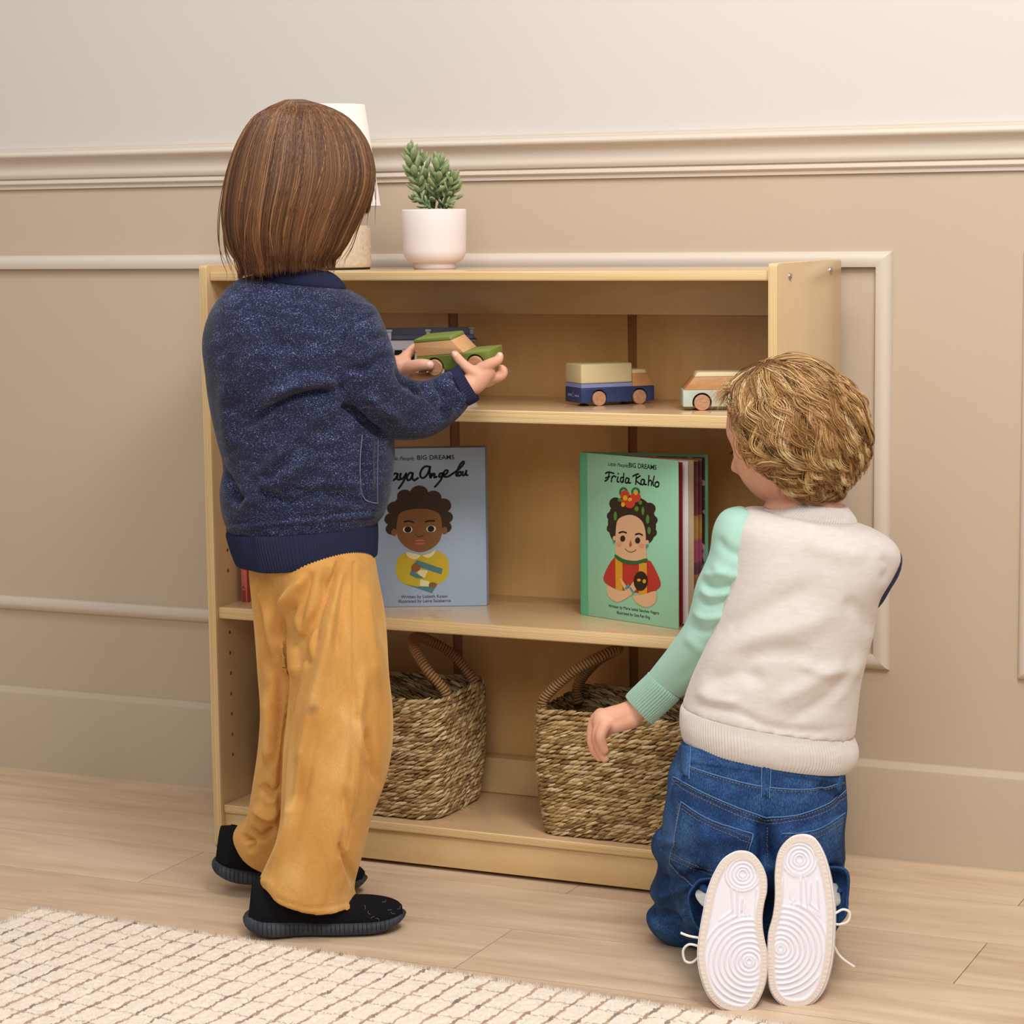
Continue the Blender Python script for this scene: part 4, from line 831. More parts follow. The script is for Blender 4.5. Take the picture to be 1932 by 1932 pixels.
cuffl = [(722, 714, 718, 659, .125, .027), (735, 711, 732, 661, .12, .026), (742, 708, 740, 664, .118, .024), (741, 704, 739, 668, .118, .02)]
add('cuff', *f1.limb(cuffl, n=12, k=300, p=2.1, rib=36, amp=.0006), M_jrib, jk)
band = [(433, 1000, 709, 984, 0, .098), (428, 1006, 712, 988, 0, .101), (434, 1030, 713, 1010, 0, .103), (443, 1054, 712, 1036, 0, .102), (448, 1062, 711, 1047, 0, .099), (452, 1058, 706, 1044, 0, .093)]
R_ = f1.rings(band, n=26, k=900, p=2.2, rib=150, amp=.00055)
uu, vv_ = pixel(R_.reshape(-1, 3)); dz = np.exp(-((uu-492)/22)**2)*.004-np.exp(-((uu-474)/9)**2)*.004; R_ = R_-(FH*dz.reshape(R_.shape[:2])[..., None]); fr = np.linspace(0, 1, 26)[:, None]
low = np.exp(-((uu-520)/60)**2).reshape(R_.shape[:2])*fr**2*.006; R_[..., 2] -= low
add('hem_band', *loft(R_), M_jrib, jk)
col = [(474, 524, 652, 548, .0, .062), (482, 513, 652, 542, .0, .063), (496, 497, 646, 532, .0, .059), (506, 487, 634, 520, .0, .055), (512, 485, 622, 513, .0, .051), (520, 489, 614, 511, .0, .045)]
add('collar', *f1.limb(col, n=16, k=720, p=2.1, rib=110, amp=.0005), M_jrib, jk)
add('pocket_welt', *merge(tube(jsurf.line([(683, 820), (679, 870), (681, 920), (690, 943), (712, 950)], .0005, 50), .0007, 6), tube(jsurf.line([(713, 830), (712, 900), (712, 950)], .0003, 40), .0005, 6)), Mat('pocket_edge_grey', '6f7894', .9, .1), jk)

# trousers
near = [(560, 1020, 690, 1015, -.01, .07), (505, 1052, 706, 1042, -.015, .088), (516, 1100, 716, 1095, -.022, .09), (532, 1150, 726, 1150, -.03, .09), (545, 1210, 731, 1210, -.038, .09), (550, 1275, 736, 1280, -.045, .088), (542, 1340, 741, 1345, -.05, .088), (535, 1405, 741, 1405, -.055, .086), (531, 1475, 727, 1470, -.06, .084), (528, 1540, 706, 1535, -.065, .08), (519, 1590, 690, 1595, -.068, .077), (500, 1632, 674, 1645, -.07, .074), (488, 1658, 668, 1678, -.07, .072), (490, 1675, 676, 1702, -.07, .070)]
far = [(500, 1030, 640, 1030, .02, .07), (470, 1058, 640, 1058, .02, .08), (473, 1120, 630, 1120, .025, .082), (479, 1190, 612, 1190, .032, .08), (488, 1270, 600, 1270, .04, .078), (493, 1335, 590, 1335, .05, .076), (489, 1400, 585, 1400, .06, .075), (482, 1455, 585, 1460, .07, .075), (474, 1505, 582, 1520, .08, .073), (465, 1542, 575, 1560, .088, .072), (446, 1562, 565, 1600, .095, .07), (440, 1580, 556, 1628, .1, .066), (452, 1606, 550, 1646, .1, .06)]
V, F = fuse([f1.limb(near, n=70, k=60, p=2.15), f1.limb(far, n=60, k=52, p=2.15)], .0031, 6)
PF = [([(640, 1050), (628, 1090), (600, 1150), (568, 1200), (556, 1260)], 14, -.012, 'R'), ([(560, 1130), (540, 1170), (555, 1210), (585, 1260)], 10, -.009), ([(548, 1180), (560, 1260), (548, 1330), (536, 1400), (530, 1480), (528, 1580)], 7, -.010), ([(575, 1085), (560, 1110), (530, 1150)], 12, .008), ([(530, 1200), (545, 1240), (552, 1280)], 12, .006),
      ([(668, 1062), (667, 1200), (668, 1400), (664, 1520), (655, 1600)], 3, -.0022, 'seam'), ([(640, 1060), (625, 1180), (600, 1300), (575, 1420), (540, 1540)], 17, .007), ([(618, 1070), (600, 1160), (590, 1240)], 10, -.006), ([(690, 1370), (700, 1430), (716, 1490)], 10, -.005), ([(672, 1360), (680, 1410), (700, 1450)], 9, .004),
      ([(690, 1250), (672, 1360), (665, 1470), (650, 1560), (640, 1640)], 14, .006), ([(650, 1480), (650, 1560), (640, 1620)], 9, -.006), ([(640, 1590), (660, 1640), (672, 1680)], 7, -.006), ([(560, 1500), (535, 1590), (505, 1640)], 14, .005), ([(600, 1330), (580, 1450), (560, 1560)], 12, -.004), ([(570, 1420), (555, 1480), (545, 1530)], 9, -.003),
      ([(492, 1480), (510, 1500), (535, 1490)], 9, -.009), ([(480, 1520), (510, 1540), (530, 1525)], 9, .007), ([(470, 1560), (490, 1580), (520, 1560)], 8, -.007), ([(452, 1575), (475, 1590), (470, 1610)], 7, -.006), ([(500, 1300), (510, 1380), (500, 1450)], 12, .006), ([(488, 1120), (496, 1200), (510, 1280)], 10, -.005), ([(478, 1090), (500, 1150), (520, 1240)], 12, .004), ([(520, 1250), (525, 1350), (515, 1450)], 9, -.006),
      ([(525, 1694), (560, 1703), (620, 1704), (672, 1698)], 3, -.0016, 'seam'), ([(690, 1085), (698, 1180), (715, 1300)], 14, .004), ([(484, 1092), (488, 1150), (500, 1200)], 5, -.005), ([(590, 1075), (570, 1140), (560, 1190)], 8, -.005), ([(655, 1075), (640, 1160), (632, 1240)], 9, -.004)]
PF = [(q[0], q[1]*.8, q[2]*(1.3 if 'seam' in q else 1.9), *q[3:]) for q in PF]; V = folds(V, F, PF, .003, 11)
uu, vv_ = pixel(V)   # the uneven hem of the near leg
V[:, 2] -= np.exp(-((uu-600)/55)**2)*np.clip((vv_-1660)/40, 0, 1)*.006; V[:, 2] += np.exp(-((uu-500)/16)**2)*np.clip((vv_-1655)/20, 0, 1)*.010
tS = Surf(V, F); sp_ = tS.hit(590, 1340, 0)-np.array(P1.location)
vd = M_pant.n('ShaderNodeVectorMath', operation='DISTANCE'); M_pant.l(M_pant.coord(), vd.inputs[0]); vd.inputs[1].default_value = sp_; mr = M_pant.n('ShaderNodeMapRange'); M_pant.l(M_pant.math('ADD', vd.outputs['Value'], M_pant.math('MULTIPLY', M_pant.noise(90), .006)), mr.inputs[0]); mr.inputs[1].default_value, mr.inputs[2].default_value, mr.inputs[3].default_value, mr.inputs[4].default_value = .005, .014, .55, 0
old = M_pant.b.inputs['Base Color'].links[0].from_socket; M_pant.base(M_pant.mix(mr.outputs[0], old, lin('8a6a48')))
add('trousers', V, F, M_pant, P1)

# shoes (knit upper on a ribbed rubber sole)
def knit_shoe(toe, heel, pitch, zoff, parent):
    toe, heel = np.array(toe, float), np.array(heel, float); d = toe-heel; L = np.linalg.norm(d); d /= L; nrm = np.array([-d[1], d[0], 0]); n = 61; k = 40
    def place(P):
        P = np.asarray(P); x = P[..., 0]; c, s_ = math.cos(pitch), math.sin(pitch)   # pitched up about the toe
        xr = (x-L*.86)*c+L*.86+(P[..., 2])*s_*0; z = P[..., 2]+np.clip(L*.86-x, 0, None)*s_; return heel+xr[..., None]*d+P[..., 1][..., None]*nrm+(z+zoff)[..., None]*UP
    def hw(t): return .031*(1-.20*math.exp(-((t-.36)/.16)**2))*min(1, math.sqrt(max(0, 1-((.14-t)/.14)**2)) if t < .14 else 1)*(math.sqrt(max(0, 1-((t-.72)/.28)**2.2)) if t > .72 else 1)+.0006
    def bot(t): return .017*max(0, (.20-t)/.20)**2+.019*max(0, (t-.74)/.26)**2.2
    def top(t): return .0315-.0085*min(1, t/.45)+.006*max(0, (t-.8)/.2)**2+.004*max(0, (.1-t)/.1)
    T = np.r_[0, .006, .02, np.linspace(.04, .96, n), .98, .994, 1.]; rings, up_ = [], []
    for t in T:
        w_ = hw(t)*1.10; e_ = min(1, math.sqrt(min(t, 1-t)/.035)); zb, zt = bot(t), top(t); zm = zb+(zt-zb)*.42; zb, zt = zm-(zm-zb)*max(.05, e_), zm+(zt-zm)*max(.05, e_); a = np.linspace(0, 2*np.pi, k, endpoint=False); c, s_ = np.cos(a), np.sin(a)
        y = np.sign(c)*abs(c)**.62*w_*(1+.07*np.clip(.5-s_, 0, 1)*(.3+.7*(t < .3))); z = (zb+zt)/2+np.sign(s_)*abs(s_)**.7*(zt-zb)/2; bulge = 1+.05*np.sin((z-zb)/(zt-zb+1e-6)*3.14)
        rings.append(np.stack([np.full(k, t*L), y*bulge, z], 1))
    Rg = np.array(rings); x = Rg[..., 0]; Rg[..., 0] += np.where(T[:, None] < .1, -.006*(1-T[:, None]/.1)*np.clip(1-(Rg[..., 2]-.012)/.02, 0, 1), 0); rib_ = (np.abs((x/.0058) % 1-.5) > .40)*(abs(Rg[..., 1]) > .012)*.0006; 
    Tn = np.linspace(0, 1, 260); Rg2 = np.stack([[np.interp(Tn, T, Rg[:, q, c_]) for c_ in range(3)] for q in range(k)], 0).transpose(2, 0, 1)
    gro = (np.abs(((Rg2[..., 0]/L*36) % 1)-.5) > .42)*np.clip((Rg2[..., 2]-.004)/.004, 0, 1)*(Tn[:, None] > .02)*(Tn[:, None] < .97); Rg2[..., 1] *= 1-gro*.035
    root = add('shoe', *loft(place(Rg2)), M_sole, parent, sharp=30); root.name = 'shoe'
    T2 = np.linspace(.035, .975, 46); up_ = []
    for t in T2:
        w_ = hw(t)*.97; zb = top(t)-.004; h = .056 if t < .34 else .056-(.056-.029)*min(1, (t-.34)/.36)**1.3
        if t > .7: h = .029*math.sqrt(max(.04, 1-((t-.7)/.285)**2.3))+.001
        if t < .12: h *= .80+.2*t/.12
        a = np.linspace(0, 2*np.pi, k, endpoint=False); c, s_ = np.cos(a), np.sin(a); y = np.sign(c)*abs(c)**.85*w_*(1-.28*np.clip(s_, 0, 1)*(t < .4)); z = zb+np.where(s_ > 0, np.abs(s_)**.75*h, s_*.004)
        up_.append(np.stack([np.full(k, t*L+(.004*s_ if t < .1 else 0)), y, z], 1))
    add('upper', *loft(place(np.array(up_))), M_shoe, root)
    return root
toe = at(767, 1752, z=0); heel = at(462, 1764, z=0); toe[2] = heel[2] = 0; s1 = knit_shoe(heel+(toe-heel), heel, 0, .0, P1)
tcent = at(689, 1686, z=0); dd = np.array([math.cos(math.radians(19)), math.sin(math.radians(19)), 0]); s2 = knit_shoe(tcent+dd*.004, tcent-dd*.222, .11, .0, P1)
s1['label'] = s2['label'] = ''; del s1['label']; del s2['label']
t_, hl_ = toe, heel; dv = (toe-heel); lint = []; upS = [c for c in bpy.data.objects if c.name.startswith('upper')][0]
me_ = upS.data; of_ = np.array(s1.location)+np.array(P1.location); Vu = np.array([v.co[:] for v in me_.vertices])+of_; SU = Surf(Vu, [list(p.vertices) for p in me_.polygons])
for u_, v_ in ((697, 1722), (703, 1731), (735, 1716), (741, 1722), (688, 1712), (712, 1735), (724, 1700), (752, 1712), (520, 1676)):
    a_ = random.uniform(0, 6.28); L_ = SU.line([(u_+4*math.cos(a_), v_+4*math.sin(a_)), (u_+random.uniform(-3, 3), v_+random.uniform(-3, 3)), (u_-4*math.cos(a_), v_-4*math.sin(a_))], .0006, 10)
    if len(L_) > 4: lint.append(tube(L_, .0002, 5))
if lint: add('lint', *merge(*lint), Mat('lint_white', '8f8b84', .9, .1), s1, kind='stuff')
# body
H1 = f1.p(585, 352, .012); fwd1 = CR*.62+FH*.76-UP*.12
hd, _ = head_mesh(H1, fwd1, UP, (1.02, 1.02, 1.03), ear=False)
neck = f1.limb([(525, 440, 615, 440, 0, .038), (530, 480, 612, 490, 0, .038), (520, 520, 620, 530, 0, .042)], n=12, k=30)
core = f1.limb([(480, 545, 660, 565, 0, .05), (420, 640, 690, 660, 0, .065), (430, 800, 690, 800, 0, .065), (450, 1000, 690, 1000, 0, .07), (500, 1060, 690, 1060, 0, .075)], n=30, k=40)
legs = [f1.chain([(610, 1080, -.02, 60), (640, 1350, -.05, 45), (570, 1600, -.07, 32), (570, 1700, -.075, 30)]), f1.chain([(540, 1080, .03, 50), (545, 1350, .05, 38), (500, 1560, .095, 28), (480, 1640, .115, 26)])]
armA = f1.chain([(690, 620, -.04, 22), (702, 740, -.05, 20), (800, 770, .0, 24), (872, 735, .045, 22), (893, 724, .056, 21)]); armB = f1.chain([(470, 600, .05, 26), (560, 700, .13, 26), (690, 695, .13, 20), (738, 688, .112, 18)])
handA = [f1.chain([(893, 724, .056, 22), (905, 712, .058, 22), (916, 702, .058, 19)]), f1.chain([(905, 716, .066, 22), (918, 713, .068, 16)]), f1.chain([(908, 695, .054, 12), (926, 686, .050, 10.5), (940, 679, .049, 9), (943, 671, .052, 7.5)]),
         f1.chain([(912, 708, .064, 12), (932, 711, .066, 10), (947, 709, .066, 8.5), (951, 700, .066, 8), (946, 694, .066, 7)]), f1.chain([(912, 714, .078, 11), (930, 716, .080, 9), (943, 712, .080, 8), (944, 703, .08, 7)]), f1.chain([(910, 722, .090, 10), (924, 722, .092, 8), (934, 716, .092, 7)]),
         f1.chain([(900, 706, .052, 13), (884, 696, .052, 11), (871, 684, .056, 9.5), (861, 672, .062, 8.5), (858, 668, .063, 7.5)])]
handB = [f1.chain([(738, 688, .112, 18), (752, 690, .108, 20), (764, 690, .108, 17)]), f1.chain([(757, 700, .108, 13), (776, 692, .094, 12.5), (795, 688, .086, 11.5), (808, 688, .084, 10), (811, 689, .084, 9.5)]),
         f1.chain([(756, 682, .112, 12), (770, 668, .118, 10), (781, 657, .128, 9), (794, 651, .150, 8)]), f1.chain([(760, 702, .116, 12), (780, 712, .120, 11), (803, 712, .124, 9.5), (826, 706, .128, 8)]), f1.chain([(756, 704, .124, 11), (776, 720, .132, 9.5), (800, 719, .14, 8.5), (822, 712, .145, 7.5)]), f1.chain([(752, 704, .132, 10), (770, 722, .142, 8.5), (790, 724, .15, 7.5)])]
V, F = fuse(hd+[neck, core, armA, armB]+legs+handA+handB, .0021, 3)
bd = add('body', V, F, M_skin1, P1); bs = Surf(V, F)
def nail(surf, fig, u, v, w, a, b, rot, parent):
    c = surf.hit(u, v, .0006); P = []
    for (x, y) in [(0, 0)]+ell(0, 0, a, b, 18, rot=rot):
        h = surf.hit(u+x*(.97), v-y*.97, .0007 if (x, y) == (0, 0) else .0001); P.append(h if h is not None else c)
    mid = [surf.hit(u+x*.6, v-y*.6, .0007) for x, y in ell(0, 0, a, b, 18, rot=rot)]; mid = [m if m is not None else c for m in mid]
    n = 18; V = [P[0]]+mid+P[1:]; F = [(0, 1+i, 1+(i+1) % n) for i in range(n)]+[(1+i, 1+n+i, 1+n+(i+1) % n, 1+(i+1) % n) for i in range(n)]; add('nail', V, F, M_nail, parent)
nail(bs, f1, 857, 667, 0, 5, 7.5, math.radians(-25), bd); nail(bs, f1, 811.5, 688, 0, 6.5, 7, 0, bd); nail(bs, f1, 944, 667.5, 0, 3.5, 5, .3, bd)
# hair: a smooth bob falling from the crown
def strands(name, paths, rad, tint, mat, parent, k=4):
    P = np.array(paths); m = P.shape[1]; pr = np.interp(np.linspace(0, 1, m), [0, .1, .8, 1], [.7, 1, .8, .12]); R = np.asarray(rad)[:, None]*pr[None]
    V, F = strand_mesh(P, R, k); return add(name, V, F, mat, parent, attrs={'tint': np.repeat(np.asarray(tint), m*k)}, kind='stuff')
env = np.array([(525, 196, 600, 194), (480, 220, 653, 219), (450, 265, 690, 262), (433, 311, 706, 312), (424, 355, 705, 350), (420, 392, 694, 384), (421, 420, 681, 412), (425, 447, 668, 438), (434, 474, 655, 464), (450, 498, 637, 490)], float)
EN = spline(env, 80)
def env_at(t):   # t 0..1 down from the crown
    x = np.clip(t, 0, 1)*79; i = np.minimum(x.astype(int), 78); f = (x-i)[..., None]; return EN[i]*(1-f)+EN[i+1]*f
HW = .008; crown = f1.p(552, 192, HW+.01)
def hair_pt(phi, t, rscale, hd=.103):
    """a point on the bob's outer surface; phi: 0 right, -90 towards the viewer"""
    e = env_at(t); A = np.array([f1.p(q[0], q[1], HW) for q in e]); B = np.array([f1.p(q[2], q[3], HW) for q in e]); c = (A+B)/2; h = (B-A)/2
    tt = np.linspace(0, 1, len(t)) if False else t; dep = hd*np.sqrt(np.clip(1-((.62-np.clip(tt, 0, .62))/.66)**2, 0.02, 1))*(1-.10*np.clip((tt-.7)/.3, 0, 1)**2)
    return c+(h*np.cos(phi)[:, None]+FH*(np.sin(phi)*dep)[:, None])*rscale[:, None]
base_r = []
for t in np.linspace(0, 1, 30):
    ph = np.linspace(0, 2*np.pi, 72, endpoint=False); full = hair_pt(ph, np.full(72, t), np.full(72, .93-.10*max(0, t-.8)/.2))+UP*(.012*max(0, t-.8)/.2); base_r.append(full)
base_r = np.array(base_r); V, F = loft(base_r)
fa = math.radians(38)
keep = []
for f in F:
    if len(f) > 4: keep.append(f); continue
    j, q = f[0]//72, f[0] % 72; ph = q/72*2*math.pi; dphi = abs((ph-fa+math.pi) % (2*math.pi)-math.pi)
    if not (j > 16 and dphi < math.radians(52)): keep.append(f)
top_ = base_r[0].mean(0); hb = add('hair', V, [f for f in keep if len(f) == 4]+[tuple(range(72))[::-1]], M_hb1, P1)
NS, m = 16000, 22; paths = np.zeros((NS, m, 3)); tint, rad = [], []; clump = {}
for i in range(NS):
    phi = random.uniform(-math.pi, math.pi)
    if phi > math.radians(100) and random.random() < .6: phi = -phi
    dphi = abs((phi-fa+math.pi) % (2*math.pi)-math.pi); end = 1.03+random.gauss(0, .02)
    bang = dphi < math.radians(40)
    if bang: end = .60+random.gauss(0, .015)
    left = math.cos(phi) < -.2; end += .03*max(0, -math.cos(phi))
    t0 = random.random()**1.2*.28; s_ = np.linspace(0, 1, m); t = t0+(end-t0)*s_; ck = int((phi+math.pi)*14)+int(random.random()*2)
    if ck not in clump: clump[ck] = (random.gauss(0, .030), random.gauss(0, .016), random.gauss(.40, .15), random.uniform(0, 6))
    c1_, c2_, c3_, c4_ = clump[ck]; lay = random.choice((.955, .97, .98, .99, .998))+random.gauss(0, .004)
    ph = phi+c1_*np.sin(s_*3.0+c4_)*s_+random.gauss(0, .012)*s_-.10*s_**2*math.sin(phi+math.pi/2)*0
    P = hair_pt(ph, np.clip(t, 0, 1.0), np.full(m, lay)+c2_*.35*s_-.04*np.clip((t-.85)/.15, 0, 1)**2*(1 if not left else -.05))
    if bang: P = P+(CR*.006+FH*.004)*np.clip((t-.42)/.2, 0, 1)[:, None]**1.5
    ov = np.clip(t-1., 0, .2); P[:, 2] -= ov*.20
    if t0 < .05: P[0] = P[0]*.4+crown*.6
    else: pass
    fly = random.random() < .012
    if fly: P = P+np.outer(s_**2, rng.normal(0, .010, 3))
    paths[i] = P; tint.append(min(1, max(0, random.gauss(c3_, .16)+(.25 if random.random() < .06 else 0)))); rad.append(random.uniform(.00045, .0008))
# parting strands that cover the crown, fanning from the whorl
for i in range(0, 3500):
    phi = random.uniform(-math.pi, math.pi); s_ = np.linspace(0, 1, m); dphi = abs((phi-fa+math.pi) % (2*math.pi)-math.pi); end = .55 if dphi < math.radians(40) else random.uniform(.9, 1.03)
    t = end*s_**1.2; ph = phi+.5*(1-s_)**3; P = hair_pt(ph, t, np.full(m, random.uniform(.97, 1.003))); a = np.clip(s_*9, 0, 1)[:, None]; P = crown*(1-a)+P*a+UP*(.004*np.sin(np.clip(s_*9, 0, 1)*math.pi))[:, None]
    paths[i] = P
hs = strands('hair_strands', paths, rad, tint, M_hair1, hb)
# ------------------------------------------------------------------ kneeling child
B2 = np.array([1.0, -.25, 0.]); f2 = Fig(B2)
P2 = empty('person', 'child with wavy blond hair, cream sweater with mint sleeve and jeans, kneeling', 'person', (1.0, -.25, 0))
tor2 = [(1440, 962, 1612, 984, .072, .050), (1405, 960, 1650, 998, .069, .066), (1376, 990, 1688, 1024, .062, .08), (1372, 1030, 1698, 1052, .058, .085), (1368, 1080, 1682, 1086, .054, .088), (1358, 1130, 1656, 1130, .05, .088), (1345, 1180, 1646, 1190, .046, .088), (1326, 1230, 1633, 1242, .042, .088), (1304, 1285, 1620, 1305, .038, .088), (1288, 1335, 1611, 1388, .035, .09)]
V, F = fuse([f2.limb(tor2, n=60, k=64, p=2.25)], .0040, 4)
SF0 = 1; SF = [([(1290, 1300), (1360, 1230), (1440, 1200), (1520, 1180), (1600, 1140)], 22, .006), ([(1340, 1210), (1400, 1170), (1480, 1130), (1560, 1100)], 20, -.005), ([(1330, 1290), (1400, 1270), (1450, 1290)], 16, -.006), ([(1380, 1260), (1440, 1230), (1540, 1230)], 16, -.005), ([(1450, 1330), (1530, 1290), (1600, 1240)], 16, .0055), ([(1480, 1360), (1560, 1320), (1615, 1270)], 12, -.005), ([(1630, 1230), (1600, 1290), (1560, 1330)], 12, .005),
      ([(1590, 1130), (1630, 1160), (1650, 1200)], 14, -.005), ([(1500, 1010), (1570, 1040), (1640, 1050)], 18, .004), ([(1300, 1330), (1380, 1340), (1450, 1370), (1540, 1380), (1600, 1375)], 8, -.004), ([(1310, 1300), (1350, 1320), (1400, 1325)], 12, .005), ([(1470, 965), (1530, 990), (1600, 1000)], 8, .0025), ([(1500, 1250), (1560, 1270), (1610, 1260)], 10, .004), ([(1660, 1050), (1680, 1070), (1660, 1100)], 10, -.004)]
V = folds(V, F, SF, .0016, 14); sw = add('sweater', V, F, M_cream, P2)
bk2 = [(1288, 1332, 1608, 1385, .035, .089), (1284, 1342, 1612, 1392, .035, .090), (1283, 1365, 1618, 1412, .034, .093), (1286, 1385, 1614, 1434, .034, .092), (1290, 1397, 1602, 1449, .034, .087), (1294, 1394, 1596, 1446, .034, .082)]
Rb = f2.rings(bk2, n=26, k=960, p=2.25, rib=160, amp=.0006); add('hem_band', *loft(Rb), M_cream, sw)
ck2 = [(1440, 966, 1614, 988, .072, .057), (1446, 958, 1616, 982, .073, .058), (1462, 948, 1611, 972, .076, .055), (1474, 941, 1602, 960, .078, .051), (1480, 940, 1597, 955, .078, .047), (1488, 944, 1590, 955, .078, .042)]
add('collar', *f2.limb(ck2, n=14, k=600, p=2.1, rib=100, amp=.0005), M_cream, sw)
mint = [(1398, 956, 1424, 968, .068, .03), (1366, 966, 1424, 985, .066, .042), (1347, 996, 1428, 1020, .062, .046), (1338, 1045, 1428, 1062, .06, .046), (1315, 1098, 1424, 1110, .062, .045), (1305, 1142, 1418, 1160, .066, .044), (1293, 1178, 1404, 1205, .075, .042), (1264, 1220, 1362, 1257, .095, .038), (1238, 1252, 1318, 1292, .115, .034), (1220, 1275, 1282, 1318, .13, .029)]
V, F = fuse([f2.limb(mint, n=70, k=48, p=2.1)], .0034, 4)
MF = [([(1345, 1010), (1375, 1040), (1410, 1050)], 10, -.004), ([(1340, 1060), (1370, 1085), (1410, 1085)], 9, .004), ([(1318, 1092), (1345, 1108), (1395, 1100)], 7, -.006), ([(1322, 1080), (1350, 1085), (1380, 1075)], 7, .004), ([(1312, 1124), (1340, 1140), (1390, 1130)], 7, -.005), ([(1318, 1108), (1340, 1124), (1380, 1118)], 6, .004), ([(1304, 1150), (1330, 1166), (1375, 1160)], 7, .005), ([(1298, 1172), (1330, 1190), (1380, 1180)], 7, -.004), ([(1385, 1130), (1405, 1160), (1395, 1195)], 8, -.004), ([(1290, 1195), (1320, 1225), (1345, 1250)], 10, .003), ([(1400, 990), (1412, 1030), (1408, 1080)], 8, .003), ([(1360, 1200), (1320, 1240), (1280, 1290)], 10, -.0025)]
V = folds(V, F, MF, .0014, 18); sl = add('sleeve', V, F, M_mint, sw)
cu = [(1224, 1270, 1282, 1315, .128, .030), (1219, 1276, 1278, 1321, .131, .0305), (1200, 1294, 1256, 1342, .142, .0285), (1184, 1310, 1236, 1360, .152, .027), (1181, 1316, 1231, 1365, .154, .025), (1186, 1315, 1228, 1358, .152, .021)]
add('cuff', *f2.limb(cu, n=18, k=400, p=2.1, rib=44, amp=.0007), M_mint, sw)
nav = [(1645, 1012, 1676, 1022, .10, .022), (1642, 1022, 1693, 1034, .105, .034), (1650, 1040, 1701, 1052, .115, .038), (1640, 1075, 1696, 1080, .125, .036), (1630, 1105, 1680, 1108, .135, .034), (1610, 1140, 1655, 1145, .15, .032), (1560, 1150, 1600, 1180, .17, .028), (1500, 1150, 1520, 1195, .19, .025)]
V, F = fuse([f2.limb(nav, n=50, k=40, p=2.1)], .0036, 4); add('sleeve', V, F, M_navy2, sw)
# jeans
pel = [(1300, 1380, 1592, 1430, .032, .075), (1288, 1398, 1593, 1450, .032, .082), (1276, 1430, 1595, 1472, .032, .086), (1262, 1462, 1597, 1492, .034, .09), (1257, 1505, 1597, 1520, .036, .093), (1250, 1550, 1594, 1552, .038, .095), (1252, 1600, 1592, 1600, .045, .092), (1258, 1640, 1590, 1640, .055, .082), (1262, 1675, 1575, 1675, .065, .06)]
thL = [(1252, 1540, 1420, 1560, .05, .07), (1248, 1564, 1418, 1580, .062, .07), (1231, 1583, 1412, 1595, .073, .068), (1229, 1606, 1400, 1614, .085, .066), (1241, 1628, 1390, 1636, .095, .063), (1236, 1656, 1378, 1664, .108, .060), (1226, 1686, 1362, 1694, .12, .056), (1238, 1707, 1350, 1714, .126, .053), (1221, 1727, 1338, 1736, .13, .05), (1224, 1747, 1326, 1760, .133, .044), (1242, 1765, 1316, 1778, .134, .034), (1272, 1778, 1308, 1788, .135, .018)]
shL = [(1238, 1715, 1330, 1790, .13, .045), (1262, 1690, 1352, 1790, .085, .045), (1290, 1672, 1372, 1788, .04, .043), (1310, 1662, 1395, 1775, .0, .042), (1318, 1660, 1405, 1755, -.022, .038)]
thR = [(1460, 1560, 1594, 1560, .05, .07), (1462, 1620, 1592, 1620, .075, .066), (1470, 1680, 1590, 1675, .10, .06), (1476, 1730, 1586, 1728, .12, .052), (1485, 1760, 1572, 1758, .13, .035)]
shR = [(1490, 1700, 1582, 1700, .13, .05), (1480, 1690, 1590, 1690, .08, .045), (1474, 1680, 1596, 1680, .03, .045), (1472, 1670, 1600, 1668, -.015, .042)]
fillb = [(1375, 1620, 1515, 1620, .08, .055), (1380, 1690, 1510, 1690, .10, .055), (1385, 1765, 1500, 1765, .115, .05)]
V, F = fuse([f2.limb(fillb, n=12, k=30), f2.limb(pel, n=50, k=64, p=2.4), f2.limb(thL, n=80, k=44), f2.limb(shL, n=30, k=40), f2.limb(thR, n=40, k=44), f2.limb(shR, n=30, k=40)], .0036, 4)
DF = [([(1440, 1540), (1444, 1600), (1448, 1640)], 12, -.012), ([(1446, 1490), (1446, 1560), (1446, 1620)], 3, -.002, 'seam'), ([(1246, 1588), (1262, 1600), (1290, 1612)], 7, -.006), ([(1236, 1570), (1250, 1585), (1275, 1592)], 7, .006), ([(1240, 1655), (1270, 1660), (1310, 1650), (1340, 1640)], 9, -.009), ([(1230, 1700), (1270, 1680), (1310, 1668)], 10, .006), ([(1225, 1728), (1255, 1722), (1290, 1740)], 6, -.006), ([(1270, 1715), (1275, 1745), (1300, 1770)], 7, -.005), ([(1290, 1700), (1300, 1740), (1320, 1770)], 7, .005),
      ([(1240, 1740), (1270, 1755), (1300, 1785)], 6, -.004), ([(1250, 1620), (1270, 1640), (1262, 1660)], 6, -.005), ([(1262, 1470), (1280, 1480), (1285, 1440)], 6, -.004), ([(1400, 1560), (1420, 1600), (1410, 1650)], 14, .005), ([(1500, 1540), (1480, 1600), (1500, 1650)], 14, .005), ([(1540, 1480), (1580, 1500), (1592, 1520)], 9, -.004), ([(1592, 1620), (1580, 1650), (1570, 1680)], 8, -.005), ([(1310, 1560), (1350, 1580), (1400, 1570)], 16, .004)]
DF = [(q[0], q[1]*.9, q[2]*(1. if 'seam' in q else 1.8), *q[3:]) for q in DF]; V = folds(V, F, DF, .0022, 22); js = add('jeans', V, F, M_denim, P2); jS = Surf(V, F)
def trim(nm, lines, off, r, mat, par, flat_=1.): return add(nm, *merge(*[tube(jS.line(L, off, 50), r, 6) for L in lines if len(jS.line(L, off, 50)) > 3]), mat, par)
add('waistband', *jS.patch([(1290, 1404), (1590, 1452), (1592, 1482), (1284, 1440)], 70, 8, .0022), M_denim, js)
def quadp(nm, q, off=.0026, nu=20, nv=20, mat=M_denim): return add(nm, *jS.patch(q, nu, nv, off), mat, js)
